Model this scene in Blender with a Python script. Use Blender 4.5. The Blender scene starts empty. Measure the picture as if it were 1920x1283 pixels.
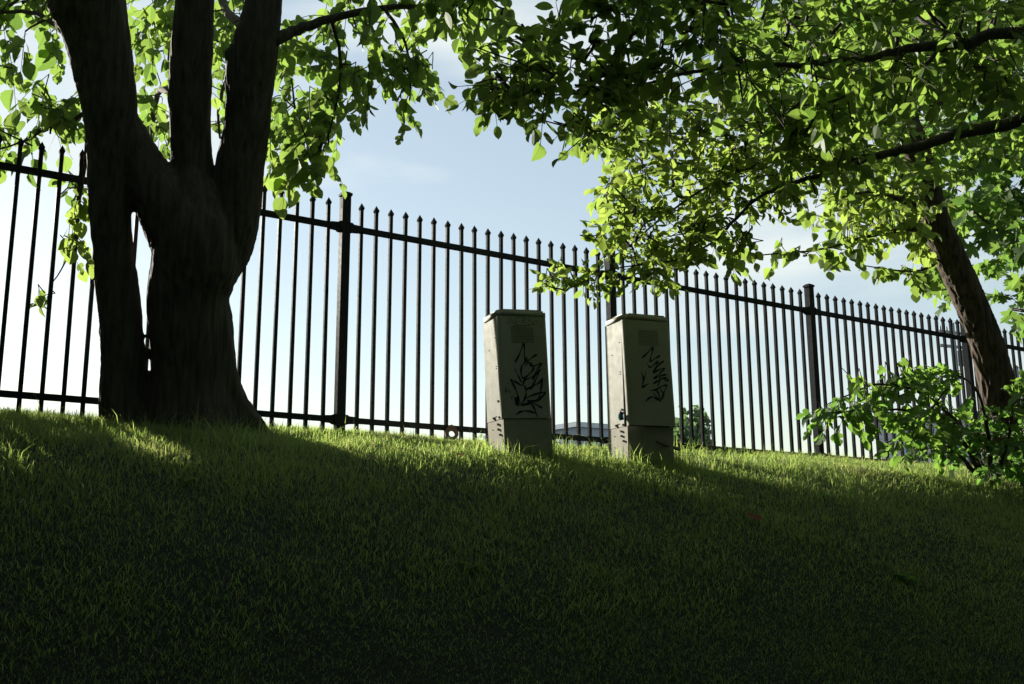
import bpy, bmesh, math, random
import numpy as np
from mathutils import Vector, Matrix, noise

random.seed(7)
RNG = np.random.default_rng(11)
scn = bpy.context.scene
COL = scn.collection
rad = math.radians

# ------------------------------------------------------------------ camera
PITCH, ROLL, FOC = rad(10.953), rad(-0.3287), 1867.0
FW = np.array([0, math.cos(PITCH), math.sin(PITCH)])
_U = np.array([0, -math.sin(PITCH), math.cos(PITCH)])
_X = np.array([1.0, 0, 0])
RT = math.cos(ROLL) * _X + math.sin(ROLL) * _U
UP = -math.sin(ROLL) * _X + math.cos(ROLL) * _U
cd = bpy.data.cameras.new("camera")
cam = bpy.data.objects.new("camera", cd)
COL.objects.link(cam)
cd.sensor_width = 36.0
cd.lens = 36.0 * FOC / 1920.0
cd.clip_start, cd.clip_end = 0.05, 5000.0
cam.matrix_world = Matrix(((RT[0], UP[0], -FW[0], 0), (RT[1], UP[1], -FW[1], 0), (RT[2], UP[2], -FW[2], 0), (0, 0, 0, 1)))
scn.camera = cam

# ------------------------------------------------------------------ light
SUN_AZ, SUN_EL = rad(-40.0), rad(16.9)
w = bpy.data.worlds.new("World")
scn.world = w
w.use_nodes = True
nt = w.node_tree
nt.nodes.clear()
def N(tree, kind, **kw):
    n = tree.nodes.new(kind)
    for k, v in kw.items():
        if k.startswith("i_"):
            n.inputs[k[2:].replace("_", " ")].default_value = v
        else:
            setattr(n, k, v)
    return n
SKY_STRENGTH = 0.052
out = N(nt, "ShaderNodeOutputWorld")
bg = N(nt, "ShaderNodeBackground")
bg.inputs["Strength"].default_value = SKY_STRENGTH
sky = N(nt, "ShaderNodeTexSky", sky_type="NISHITA")
sky.sun_disc = False
sky.sun_elevation = SUN_EL
sky.sun_rotation = SUN_AZ
sky.air_density, sky.dust_density, sky.ozone_density = 1.15, 0.22, 0.9
# faint streaks of high cloud, spread over the whole sky
tc = N(nt, "ShaderNodeTexCoord")
mp = N(nt, "ShaderNodeMapping")
mp.inputs["Scale"].default_value = (1.2, 1.2, 4.5)
mp.inputs["Location"].default_value = (5.84, 1.82, 1.5)
ns = N(nt, "ShaderNodeTexNoise")
ns.inputs["Scale"].default_value = 2.2
ns.inputs["Detail"].default_value = 5.0
ns.inputs["Roughness"].default_value = 0.5
rp = N(nt, "ShaderNodeMapRange")
rp.inputs["From Min"].default_value = 0.50
rp.inputs["From Max"].default_value = 0.68
rp.inputs["To Min"].default_value = 0.33
rp.inputs["To Max"].default_value = 0.95
mx = N(nt, "ShaderNodeMixRGB", blend_type="MIX")
mx.inputs[2].default_value = (5.95, 6.45, 6.35, 1)
nt.links.new(tc.outputs["Generated"], mp.inputs[0])
nt.links.new(mp.outputs[0], ns.inputs["Vector"])
nt.links.new(ns.outputs["Fac"], rp.inputs["Value"])
nt.links.new(rp.outputs[0], mx.inputs[0])
nt.links.new(sky.outputs[0], mx.inputs[1])
nt.links.new(mx.outputs[0], bg.inputs["Color"])
nt.links.new(bg.outputs[0], out.inputs[0])

sl = bpy.data.lights.new("sun", "SUN")
sl.energy = 5.0
sl.angle = rad(0.5)
sl.color = (1.0, 0.92, 0.80)
so = bpy.data.objects.new("sun", sl)
COL.objects.link(so)
sdir = Vector((math.sin(SUN_AZ) * math.cos(SUN_EL), math.cos(SUN_AZ) * math.cos(SUN_EL), math.sin(SUN_EL)))
so.rotation_euler = sdir.to_track_quat("Z", "Y").to_euler()
so.location = sdir * 60

vs = scn.view_settings
vs.view_transform = "Standard"
vs.look = "None"
vs.exposure = 1.5
vs.gamma = 1.0
vs.use_curve_mapping = False
scn.cycles.max_bounces = 8
scn.cycles.transparent_max_bounces = 4
scn.cycles.transmission_bounces = 4

# ------------------------------------------------------------------ helpers
def ray(x, y):
    return FW + RT * (x - 960) / FOC - UP * (y - 641.5) / FOC
def at(x, y, d):
    """The point seen at photo pixel x, y at a depth of d metres."""
    return ray(x, y) * d
def proj(P):
    P = np.asarray(P, float)
    d = P @ FW
    return 960 + FOC * (P @ RT) / d, 641.5 - FOC * (P @ UP) / d, d
AZ = 1.0307                                   # the fence's heading
E2 = np.array([math.sin(AZ), math.cos(AZ), 0.0])
N2 = np.array([math.cos(AZ), -math.sin(AZ), 0.0])
P0 = np.array([-1.2246, 7.0261, 0.0])
def FP(u, v, z=0.0):
    return P0 + E2 * u + N2 * v + np.array([0, 0, z])
SLOPE_A, SLOPE_B, SLOPE_W, SLOPE_C = math.tan(rad(7.8)), math.tan(rad(29)), 0.47, 1.92
def _prof(v):
    return SLOPE_A * v + (SLOPE_B - SLOPE_A) * SLOPE_W * np.logaddexp(0, (v - SLOPE_C) / SLOPE_W)
def gh(u, v):
    """Height of the ground: u along the fence, v out from it towards the viewer."""
    u = np.asarray(u, float); v = np.asarray(v, float)
    t0 = np.interp(u, [-14, -2, -.5, 0, .7, 1.14, 2, 3, 3.9, 4.9, 5.5, 6.8, 16], [.74, .712, .705, .70, .68, .67, .665, .68, .695, .695, .68, .65, .60])
    z = t0 - (_prof(np.clip(v, -0.35, 9.0)) - _prof(0.0))
    z = z - np.clip(-0.35 - v, 0, 12) * 0.10
    z = z + 0.008 * np.sin(u * 2.1 + 0.7 * v) * np.sin(v * 1.7 + 0.4) + 0.007 * np.sin(u * 5.3 - 1.1 * v) * np.cos(v * 4.1)
    return z
def gxy(x, y):
    q = np.array([x, y, 0.0]) - P0
    return float(gh(q @ E2, q @ N2))
def ground_at(px, py):
    r = ray(px, py)
    for t in np.arange(1.0, 20.0, 0.01):
        P = r * t
        if P[2] < gxy(P[0], P[1]):
            return P
    return r * 20

def mesh_from(name, verts, faces, mats=None, smooth=False):
    me = bpy.data.meshes.new(name)
    me.from_pydata([tuple(map(float, v)) for v in verts], [], [tuple(map(int, f)) for f in faces])
    if mats is not None:
        for m in (mats if isinstance(mats, (list, tuple)) else [mats]):
            me.materials.append(m)
    if smooth:
        me.polygons.foreach_set("use_smooth", [True] * len(me.polygons))
    me.update()
    return me
def link(name, data, parent=None, loc=None, rot=None, **props):
    o = bpy.data.objects.new(name, data)
    COL.objects.link(o)
    if parent is not None:
        o.parent = parent
    if loc is not None:
        o.location = Vector([float(c) for c in loc])
    if rot is not None:
        o.rotation_euler = rot
    for k, v in props.items():
        o[k] = v
    return o
def thing(name, label, cat, loc=(0, 0, 0), rot=(0, 0, 0), group=None):
    o = link(name, None, None, loc, rot, label=label, category=cat)
    o.empty_display_size = 0.1
    if group:
        o["group"] = group
    return o
def tag(o, label, cat, group=None):
    o["label"] = label; o["category"] = cat
    if group:
        o["group"] = group
    return o

class MB:
    """Collects shapes for one mesh."""
    def __init__(s):
        s.v, s.f = [], []
    def add(s, v, f):
        b = len(s.v)
        s.v.extend(v)
        s.f.extend([tuple(i + b for i in q) for q in f])
    def box(s, x0, x1, y0, y1, z0, z1):
        s.add([(x0, y0, z0), (x1, y0, z0), (x1, y1, z0), (x0, y1, z0), (x0, y0, z1), (x1, y0, z1), (x1, y1, z1), (x0, y1, z1)],
              [(0, 3, 2, 1), (4, 5, 6, 7), (0, 1, 5, 4), (1, 2, 6, 5), (2, 3, 7, 6), (3, 0, 4, 7)])
    def tube(s, pts, radii, n=6, caps=True):
        v, f = tube_geo(pts, radii, n, caps)
        s.add(v, f)
    def mesh(s, name, mat, smooth=False):
        return mesh_from(name, s.v, s.f, mat, smooth)

def tube_geo(pts, radii, n=6, caps=True):
    pts = [np.asarray(p, float) for p in pts]
    if np.isscalar(radii):
        radii = [radii] * len(pts)
    vs_, fs = [], []
    T = []
    for i in range(len(pts)):
        a = pts[max(i - 1, 0)]; b = pts[min(i + 1, len(pts) - 1)]
        d = b - a
        T.append(d / (np.linalg.norm(d) + 1e-9))
    ref = np.array([0, 0, 1.0]) if abs(T[0][2]) < 0.9 else np.array([1.0, 0, 0])
    s = np.cross(T[0], ref); s /= np.linalg.norm(s)
    for i, p in enumerate(pts):
        s = s - T[i] * (s @ T[i]); s /= np.linalg.norm(s) + 1e-9
        t = np.cross(T[i], s)
        for k in range(n):
            a = 2 * math.pi * k / n
            vs_.append(tuple(p + radii[i] * (math.cos(a) * s + math.sin(a) * t)))
    for i in range(len(pts) - 1):
        for k in range(n):
            k2 = (k + 1) % n
            fs.append((i * n + k, i * n + k2, (i + 1) * n + k2, (i + 1) * n + k))
    if caps:
        fs.append(tuple(range(n - 1, -1, -1)))
        b = (len(pts) - 1) * n
        fs.append(tuple(b + k for k in range(n)))
    return vs_, fs
def smooth_path(nodes, per=6):
    """Catmull-Rom through rows of numbers."""
    A = np.asarray(nodes, float)
    A = np.vstack([2 * A[0] - A[1], A, 2 * A[-1] - A[-2]])
    o = []
    for i in range(1, len(A) - 2):
        p0, p1, p2, p3 = A[i - 1], A[i], A[i + 1], A[i + 2]
        for k in range(per):
            t = k / per
            o.append(0.5 * (2 * p1 + (p2 - p0) * t + (2 * p0 - 5 * p1 + 4 * p2 - p3) * t * t + (3 * p1 - p0 - 3 * p2 + p3) * t ** 3))
    o.append(A[-2])
    return np.array(o)

# ------------------------------------------------------------------ materials
def mat(name):
    m = bpy.data.materials.new(name)
    m.use_nodes = True
    t = m.node_tree
    t.nodes.clear()
    o = t.nodes.new("ShaderNodeOutputMaterial")
    return m, t, o
def ramp(t, c0, c1, p0=0.3, p1=0.7):
    r = t.nodes.new("ShaderNodeValToRGB")
    r.color_ramp.elements[0].position = p0
    r.color_ramp.elements[1].position = p1
    r.color_ramp.elements[0].color = (*c0, 1)
    r.color_ramp.elements[1].color = (*c1, 1)
    return r
def noise_tex(t, scale, detail=4, vec=None, rough=0.55):
    n = N(t, "ShaderNodeTexNoise")
    n.inputs["Scale"].default_value = scale
    n.inputs["Detail"].default_value = detail
    n.inputs["Roughness"].default_value = rough
    if vec is not None:
        t.links.new(vec, n.inputs["Vector"])
    return n
def surface(name, c0, c1, scale=8, rough=0.6, bump=0.0, bscale=40, spec=0.5, metal=0.0, coords="Object", stretch=(1, 1, 1), rough2=None):
    m, t, o = mat(name)
    b = N(t, "ShaderNodeBsdfPrincipled")
    c = N(t, "ShaderNodeTexCoord")
    mp = N(t, "ShaderNodeMapping")
    mp.inputs["Scale"].default_value = stretch
    t.links.new(c.outputs[coords], mp.inputs[0])
    n1 = noise_tex(t, scale, 6, mp.outputs[0])
    r = ramp(t, c0, c1)
    t.links.new(n1.outputs["Fac"], r.inputs[0])
    t.links.new(r.outputs[0], b.inputs["Base Color"])
    b.inputs["Roughness"].default_value = rough
    if rough2 is not None:
        mr = N(t, "ShaderNodeMapRange")
        mr.inputs["To Min"].default_value = rough
        mr.inputs["To Max"].default_value = rough2
        n3 = noise_tex(t, scale * 3.1, 5, mp.outputs[0])
        t.links.new(n3.outputs["Fac"], mr.inputs["Value"])
        t.links.new(mr.outputs[0], b.inputs["Roughness"])
    b.inputs["Specular IOR Level"].default_value = spec
    b.inputs["Metallic"].default_value = metal
    if bump:
        n2 = noise_tex(t, bscale, 6, mp.outputs[0])
        bp = N(t, "ShaderNodeBump")
        bp.inputs["Strength"].default_value = bump
        bp.inputs["Distance"].default_value = 0.01
        t.links.new(n2.outputs["Fac"], bp.inputs["Height"])
        t.links.new(bp.outputs[0], b.inputs["Normal"])
    t.links.new(b.outputs[0], o.inputs[0])
    return m

def leafy(name, refl_a, refl_b, trans_a, trans_b, veins=True, gloss=0.05):
    """Thin leaf: reflects a little, lets yellow-green light through; 'tint' varies leaf by leaf."""
    m, t, o = mat(name)
    at_ = N(t, "ShaderNodeAttribute", attribute_name="tint")
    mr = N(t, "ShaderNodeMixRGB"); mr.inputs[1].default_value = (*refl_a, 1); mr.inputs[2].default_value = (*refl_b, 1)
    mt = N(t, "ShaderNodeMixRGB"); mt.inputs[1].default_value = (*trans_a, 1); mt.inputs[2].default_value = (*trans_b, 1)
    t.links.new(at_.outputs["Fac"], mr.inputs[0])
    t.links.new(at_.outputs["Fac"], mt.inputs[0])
    tcol = mt.outputs[0]
    if veins:
        uv = N(t, "ShaderNodeUVMap")
        sx = N(t, "ShaderNodeSeparateXYZ")
        t.links.new(uv.outputs[0], sx.inputs[0])
        ab = N(t, "ShaderNodeMath", operation="ABSOLUTE")
        t.links.new(sx.outputs["X"], ab.inputs[0])
        # side veins slanting forward
        m1 = N(t, "ShaderNodeMath", operation="MULTIPLY_ADD"); m1.inputs[1].default_value = -0.8
        t.links.new(ab.outputs[0], m1.inputs[0]); t.links.new(sx.outputs["Y"], m1.inputs[2])
        m2 = N(t, "ShaderNodeMath", operation="MULTIPLY"); m2.inputs[1].default_value = 7.0
        t.links.new(m1.outputs[0], m2.inputs[0])
        fr = N(t, "ShaderNodeMath", operation="FRACT"); t.links.new(m2.outputs[0], fr.inputs[0])
        l1 = N(t, "ShaderNodeMath", operation="LESS_THAN"); l1.inputs[1].default_value = 0.13; t.links.new(fr.outputs[0], l1.inputs[0])
        l2 = N(t, "ShaderNodeMath", operation="LESS_THAN"); l2.inputs[1].default_value = 0.022; t.links.new(ab.outputs[0], l2.inputs[0])
        mxv = N(t, "ShaderNodeMath", operation="MAXIMUM"); t.links.new(l1.outputs[0], mxv.inputs[0]); t.links.new(l2.outputs[0], mxv.inputs[1])
        ve = N(t, "ShaderNodeMath", operation="MULTIPLY"); ve.inputs[1].default_value = 0.3; t.links.new(mxv.outputs[0], ve.inputs[0])
        mv = N(t, "ShaderNodeMixRGB"); t.links.new(ve.outputs[0], mv.inputs[0]); t.links.new(tcol, mv.inputs[1])
        mv.inputs[2].default_value = (trans_a[0] * 0.4, trans_a[1] * 0.4, trans_a[2] * 0.4, 1)
        tcol = mv.outputs[0]
    df = N(t, "ShaderNodeBsdfDiffuse"); t.links.new(mr.outputs[0], df.inputs[0])
    tr = N(t, "ShaderNodeBsdfTranslucent"); t.links.new(tcol, tr.inputs[0])
    ad = N(t, "ShaderNodeAddShader"); t.links.new(df.outputs[0], ad.inputs[0]); t.links.new(tr.outputs[0], ad.inputs[1])
    gl = N(t, "ShaderNodeBsdfGlossy"); gl.inputs["Roughness"].default_value = 0.5
    gl.inputs[0].default_value = (0.8, 0.85, 0.8, 1)
    ms = N(t, "ShaderNodeMixShader"); ms.inputs[0].default_value = gloss
    t.links.new(ad.outputs[0], ms.inputs[1]); t.links.new(gl.outputs[0], ms.inputs[2])
    t.links.new(ms.outputs[0], o.inputs[0])
    return m

M_soil = surface("soil_and_thatch", (0.030, 0.036, 0.029), (0.044, 0.048, 0.038), 6, 0.95, 0.6, 60, 0.1)
def paint(name, c0, c1, scale, gloss, rough, bump=0.05, bscale=60, gcol=(1, 1, 1)):
    m, t, o = mat(name)
    c = N(t, "ShaderNodeTexCoord")
    n1 = noise_tex(t, scale, 6, c.outputs["Object"])
    r = ramp(t, c0, c1)
    t.links.new(n1.outputs["Fac"], r.inputs[0])
    d = N(t, "ShaderNodeBsdfDiffuse"); t.links.new(r.outputs[0], d.inputs[0])
    g = N(t, "ShaderNodeBsdfGlossy"); g.inputs["Roughness"].default_value = rough; g.inputs[0].default_value = (*gcol, 1)
    x = N(t, "ShaderNodeMixShader")
    n3 = noise_tex(t, scale * 2.7, 5, c.outputs["Object"])
    mr = N(t, "ShaderNodeMapRange"); mr.inputs["From Min"].default_value = 0.3; mr.inputs["From Max"].default_value = 0.7
    mr.inputs["To Min"].default_value = gloss * 0.6; mr.inputs["To Max"].default_value = gloss * 1.4
    t.links.new(n3.outputs["Fac"], mr.inputs["Value"]); t.links.new(mr.outputs[0], x.inputs[0])
    n2 = noise_tex(t, bscale, 6, c.outputs["Object"])
    bp = N(t, "ShaderNodeBump"); bp.inputs["Strength"].default_value = bump; bp.inputs["Distance"].default_value = 0.01
    t.links.new(n2.outputs["Fac"], bp.inputs["Height"])
    for k in (d, g):
        t.links.new(bp.outputs[0], k.inputs["Normal"])
    t.links.new(d.outputs[0], x.inputs[1]); t.links.new(g.outputs[0], x.inputs[2]); t.links.new(x.outputs[0], o.inputs[0])
    return m
M_fence = paint("black_fence_paint", (0.017, 0.020, 0.023), (0.025, 0.028, 0.031), 14, 0.011, 0.42)
M_cab = paint("beige_green_cabinet_paint", (0.31, 0.322, 0.28), (0.365, 0.372, 0.325), 6, 0.018, 0.5, 0.03, 120)
M_cabbase = paint("dusty_cabinet_plinth_paint", (0.285, 0.287, 0.245), (0.345, 0.33, 0.28), 9, 0.012, 0.55, 0.08, 90)
M_dark = surface("dark_gap", (0.012, 0.012, 0.011), (0.02, 0.02, 0.018), 10, 0.9)
M_bolt = paint("dull_bolt_metal", (0.035, 0.03, 0.024), (0.06, 0.05, 0.038), 60, 0.01, 0.5)
M_ink = surface("spray_ink", (0.010, 0.011, 0.016), (0.02, 0.021, 0.028), 30, 0.6, spec=0.2)
M_faint = surface("faded_ink", (0.13, 0.135, 0.11), (0.16, 0.165, 0.135), 30, 0.6, spec=0.2)
M_plate = surface("cabinet_label_plate", (0.21, 0.215, 0.175), (0.25, 0.25, 0.205), 30, 0.5)
M_blue = surface("blue_padlock_shell", (0.06, 0.38, 0.90), (0.09, 0.46, 0.95), 30, 0.35)
M_steel = surface("dull_steel", (0.25, 0.25, 0.24), (0.4, 0.4, 0.38), 40, 0.4, metal=0.8)
M_rust = surface("rusty_iron", (0.10, 0.055, 0.03), (0.19, 0.13, 0.085), 40, 0.8, 0.5, 90)
M_wood = surface("weathered_wood", (0.10, 0.085, 0.065), (0.17, 0.15, 0.12), 20, 0.85, 0.3, 60, stretch=(1, 1, 1))
M_conc = surface("hazed_concrete_wall", (0.24, 0.29, 0.36), (0.28, 0.33, 0.40), 3, 0.85)  # blue cast paints distance haze into the grey wall
M_pale = surface("hazed_pale_render", (0.40, 0.46, 0.53), (0.45, 0.51, 0.58), 3, 0.85)  # same blue cast, haze put into the colour
M_siding = surface("hazed_grey_siding", (0.50, 0.51, 0.55), (0.58, 0.59, 0.62), 5, 0.7)  # tone raised to paint in haze and sky reflection
M_glass = surface("window_glass", (0.10, 0.16, 0.20), (0.14, 0.22, 0.27), 4, 0.12, spec=0.8)
M_roof = surface("dark_roofing", (0.12, 0.13, 0.15), (0.17, 0.18, 0.2), 8, 0.9)
M_pole = surface("grey_pole", (0.13, 0.15, 0.16), (0.2, 0.22, 0.23), 5, 0.6)

def bark(name, c0, c1, fur=1.0):
    m, t, o = mat(name)
    b = N(t, "ShaderNodeBsdfPrincipled")
    c = N(t, "ShaderNodeTexCoord")
    mp = N(t, "ShaderNodeMapping"); mp.inputs["Scale"].default_value = (1, 1, 0.09)
    t.links.new(c.outputs["Object"], mp.inputs[0])
    nz = noise_tex(t, 34, 8, mp.outputs[0], 0.65)
    n2 = noise_tex(t, 5, 3, c.outputs["Object"])
    r = ramp(t, c0, c1, 0.32, 0.68)
    t.links.new(nz.outputs["Fac"], r.inputs[0])
    mm = N(t, "ShaderNodeMixRGB", blend_type="MULTIPLY"); mm.inputs[0].default_value = 0.5
    r2 = ramp(t, (0.55, 0.6, 0.5), (1, 1, 1))
    t.links.new(n2.outputs["Fac"], r2.inputs[0])
    t.links.new(r.outputs[0], mm.inputs[1]); t.links.new(r2.outputs[0], mm.inputs[2])
    t.links.new(mm.outputs[0], b.inputs["Base Color"])
    b.inputs["Roughness"].default_value = 0.9
    b.inputs["Specular IOR Level"].default_value = 0.2
    bp = N(t, "ShaderNodeBump"); bp.inputs["Strength"].default_value = 0.8; bp.inputs["Distance"].default_value = 0.012 * fur
    t.links.new(nz.outputs["Fac"], bp.inputs["Height"])
    t.links.new(bp.outputs[0], b.inputs["Normal"])
    t.links.new(b.outputs[0], o.inputs[0])
    return m
M_bark1 = bark("grey_brown_bark", (0.045, 0.042, 0.038), (0.125, 0.112, 0.098), 1.4)
M_bark2 = bark("furrowed_bark", (0.016, 0.013, 0.010), (0.13, 0.098, 0.072), 1.6)
M_twig = surface("twig_bark", (0.03, 0.024, 0.018), (0.07, 0.055, 0.04), 30, 0.85)
M_leaf_left = leafy("broad_leaf", (0.030, 0.052, 0.018), (0.042, 0.065, 0.02), (0.088, 0.165, 0.03), (0.18, 0.25, 0.045), gloss=0.03)
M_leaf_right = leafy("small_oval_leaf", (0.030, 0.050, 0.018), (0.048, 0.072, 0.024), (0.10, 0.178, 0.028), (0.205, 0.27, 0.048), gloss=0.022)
M_leaf_maple = leafy("maple_leaf", (0.026, 0.05, 0.016), (0.04, 0.066, 0.02), (0.06, 0.135, 0.024), (0.14, 0.21, 0.035), gloss=0.03)
M_leaf_shrub = leafy("shrub_leaf", (0.026, 0.05, 0.016), (0.038, 0.066, 0.02), (0.075, 0.165, 0.025), (0.155, 0.245, 0.035), gloss=0.03)
M_leaf_far = leafy("far_leaf", (0.045, 0.07, 0.045), (0.065, 0.09, 0.06), (0.05, 0.09, 0.03), (0.07, 0.11, 0.04), veins=False, gloss=0.0)
M_grass = leafy("grass_blade", (0.030, 0.043, 0.038), (0.066, 0.066, 0.052), (0.205, 0.315, 0.055), (0.36, 0.34, 0.14), veins=False, gloss=0.04)
M_redleaf = leafy("red_dead_leaf", (0.16, 0.016, 0.012), (0.18, 0.022, 0.014), (0.09, 0.008, 0.005), (0.1, 0.01, 0.006), veins=False)
M_dryleaf = leafy("dry_brown_leaf", (0.16, 0.09, 0.05), (0.2, 0.12, 0.07), (0.1, 0.05, 0.02), (0.1, 0.05, 0.02), veins=False)

# ------------------------------------------------------------------ ground
def build_ground():
    us = np.unique(np.concatenate([np.linspace(-900, -40, 9), np.linspace(-40, -6, 18), np.linspace(-6, 12, 121), np.linspace(12, 45, 18), np.linspace(45, 900, 9)]))
    vv = np.unique(np.concatenate([np.linspace(-900, -30, 9), np.linspace(-30, -3, 14), np.linspace(-3, 10, 105), np.linspace(10, 40, 10), np.linspace(40, 900, 9)]))
    Uu, Vv = np.meshgrid(us, vv)
    Z = gh(Uu, Vv)
    far = np.clip((np.abs(Uu) - 20) / 30, 0, 1)
    Z = Z * (1 - far * 0.3) - far * 0.3
    P = P0 + Uu[..., None] * E2 + Vv[..., None] * N2
    V = np.stack([P[..., 0], P[..., 1], Z], -1).reshape(-1, 3)
    nu, nv = len(us), len(vv)
    F = [(j * nu + i, (j + 1) * nu + i, (j + 1) * nu + i + 1, j * nu + i + 1) for j in range(nv - 1) for i in range(nu - 1)]
    me = mesh_from("ground", V, F, M_soil, True)
    o = link("ground", me)
    o["kind"] = "structure"; o["label"] = "grassy bank rising to the fence"
build_ground()

# ------------------------------------------------------------------ fence
SP, GAP, NP = 0.12, 0.128, 19
PANEL = 2 * GAP + (NP - 1) * SP
def tip_z(u):
    return 2.4319 - 0.0193 * u
def build_fence():
    root = thing("iron_fence", "black iron picket fence with spear tips along the top of the grass bank", "fence", FP(0, 0, 0.7), (0, 0, math.pi / 2 - AZ))
    # local x runs along the fence, local -y towards the viewer
    z0 = 0.7
    h = 0.0125
    pm = MB(); pm.box(-h, h, -h, h, -1.73, -0.058)
    picket_me = pm.mesh("picket", M_fence)
    k = 0.0185
    tip_me = mesh_from("spear_tip", [(-h, -h, -0.058), (h, -h, -0.058), (h, h, -0.058), (-h, h, -0.058), (-k, -k, -0.040), (k, -k, -0.040), (k, k, -0.040), (-k, k, -0.040),
                                     (-k * .93, -k * .93, -0.035), (k * .93, -k * .93, -0.035), (k * .93, k * .93, -0.035), (-k * .93, k * .93, -0.035), (0, 0, 0.004)],
                       [(0, 1, 5, 4), (1, 2, 6, 5), (2, 3, 7, 6), (3, 0, 4, 7), (4, 5, 9, 8), (5, 6, 10, 9), (6, 7, 11, 10), (7, 4, 8, 11), (8, 9, 12), (9, 10, 12), (10, 11, 12), (11, 8, 12)], M_fence)
    p = 0.0325
    pm = MB(); pm.box(-p, p, -p, p, -1.95, 0.035)
    post_me = pm.mesh("post", M_fence)
    c = 0.040
    cm = MB()
    cm.box(-c, c, -c, c, 0.033, 0.052)
    cm.add([(-c * .92, -c * .92, 0.052), (c * .92, -c * .92, 0.052), (c * .92, c * .92, 0.052), (-c * .92, c * .92, 0.052), (-c * .55, -c * .55, 0.064), (c * .55, -c * .55, 0.064), (c * .55, c * .55, 0.064), (-c * .55, c * .55, 0.064)],
           [(0, 1, 5, 4), (1, 2, 6, 5), (2, 3, 7, 6), (3, 0, 4, 7), (4, 5, 6, 7)])
    cap_me = cm.mesh("post_cap", M_fence)
    # flared rail bracket, mirrored in x for the other side of a post
    def bracket(sgn):
        b = MB()
        a, r = 0.036, 0.0235
        xs = [(0.0335, a), (0.05, a * .93), (0.062, r + .003), (0.115, r)]
        for (x0, r0), (x1, r1) in zip(xs[:-1], xs[1:]):
            q = [(sgn * x0, -r0, -r0), (sgn * x0, r0, -r0), (sgn * x0, r0, r0), (sgn * x0, -r0, r0), (sgn * x1, -r1, -r1), (sgn * x1, r1, -r1), (sgn * x1, r1, r1), (sgn * x1, -r1, r1)]
            b.add(q, [(0, 1, 5, 4), (1, 2, 6, 5), (2, 3, 7, 6), (3, 0, 4, 7), (4, 5, 6, 7), (0, 3, 2, 1)])
        return b.mesh("rail_bracket", M_fence)
    br = {1: bracket(1), -1: bracket(-1)}
    rr = 0.0195
    L = PANEL - 2 * 0.034
    pm = MB()
    sh = -0.0193
    x0, x1 = 0.034, 0.034 + L
    pm.add([(x0, -rr, sh * x0 - rr), (x1, -rr, sh * x1 - rr), (x1, rr, sh * x1 - rr), (x0, rr, sh * x0 - rr), (x0, -rr, sh * x0 + rr), (x1, -rr, sh * x1 + rr), (x1, rr, sh * x1 + rr), (x0, rr, sh * x0 + rr)],
           [(0, 3, 2, 1), (4, 5, 6, 7), (0, 1, 5, 4), (1, 2, 6, 5), (2, 3, 7, 6), (3, 0, 4, 7)])
    rail_me = pm.mesh("rail", M_fence)
    rnd = random.Random(3)
    for i in range(-2, 7):
        u = i * PANEL
        z = tip_z(u) - z0
        po = link("post", post_me, root, (u, 0, z))
        link("post_cap", cap_me, po, (0, 0, 0))
        for s in (1, -1):
            for dz in (-0.207, -1.625):
                link("rail_bracket", br[s], root, (u, 0, z + dz + sh * s * 0.07))
        if i < 6:
            for dz in (-0.207, -1.625):
                link("rail", rail_me, root, (u, 0, z + dz))
            for k in range(NP):
                uu = u + GAP + k * SP + rnd.gauss(0, 0.0012)
                pk = link("picket", picket_me, root, (uu, rnd.gauss(0, 0.001), tip_z(uu) - z0 + rnd.gauss(0, 0.0015)), (rnd.gauss(0, 0.002), rnd.gauss(0, 0.0022), rnd.gauss(0, 0.02)))
                link("spear_tip", tip_me, pk)
build_fence()

# ------------------------------------------------------------------ utility cabinets
CAB_AZ = rad(68)
def stroke(pts, wd, off, closed=False):
    """A flat ribbon through (s, z) points on the front face, off metres proud of it; ends taper a little."""
    A = smooth_path(pts, 4) if len(pts) > 2 else np.array(pts, float)
    v, f = [], []
    n = len(A)
    for i in range(n):
        a = A[max(i - 1, 0)]; b = A[min(i + 1, n - 1)]
        d = b - a; d /= np.linalg.norm(d) + 1e-9
        nn = np.array([-d[1], d[0]])
        ww = wd * (0.5 if i in (0, n - 1) else 0.85 + 0.35 * math.sin(i * 0.9 + n)) / 2
        for s in (1, -1):
            q = A[i] + nn * ww * s
            v.append((q[0], -off, q[1]))
        if i:
            f.append((2 * i - 2, 2 * i - 1, 2 * i + 1, 2 * i))
    return v, f

Z4 = 1887 / 500.0
def zp(x, y):
    return 840 + x / Z4, 540 + y / Z4
LEFT_TAG = [[(473, 530), (505, 470), (535, 392), (540, 450), (548, 522), (590, 495), (630, 470)],
            [(560, 490), (545, 525), (520, 560), (518, 610), (535, 640), (580, 605), (605, 570), (595, 545), (570, 530), (545, 550)],
            [(575, 545), (610, 552), (660, 535), (630, 580), (600, 650), (625, 610), (655, 575)],
            [(470, 570), (495, 620), (522, 672)],
            [(438, 645), (480, 668), (530, 692), (540, 655), (600, 628), (640, 600), (610, 670), (585, 720)],
            [(438, 645), (465, 690), (490, 750), (500, 790), (512, 828)],
            [(548, 722), (600, 695), (650, 668), (668, 640), (660, 700), (648, 760), (640, 800)],
            [(542, 690), (552, 740), (540, 790), (520, 830), (580, 810), (650, 780), (690, 738), (620, 752), (550, 780)],
            [(690, 738), (650, 790), (600, 800), (560, 795), (610, 818), (668, 852)],
            [(520, 830), (560, 822), (590, 822), (612, 860), (632, 912)],
            [(480, 898), (510, 878), (550, 870), (600, 880), (628, 892)],
            [(410, 700), (408, 720), (412, 742)], [(425, 672), (420, 684)], [(427, 712), (437, 745)], [(445, 765), (451, 790)], [(457, 762), (463, 775)],
            [(474, 770), (480, 825), (488, 775), (498, 832), (484, 795), (490, 835)]]
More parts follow.
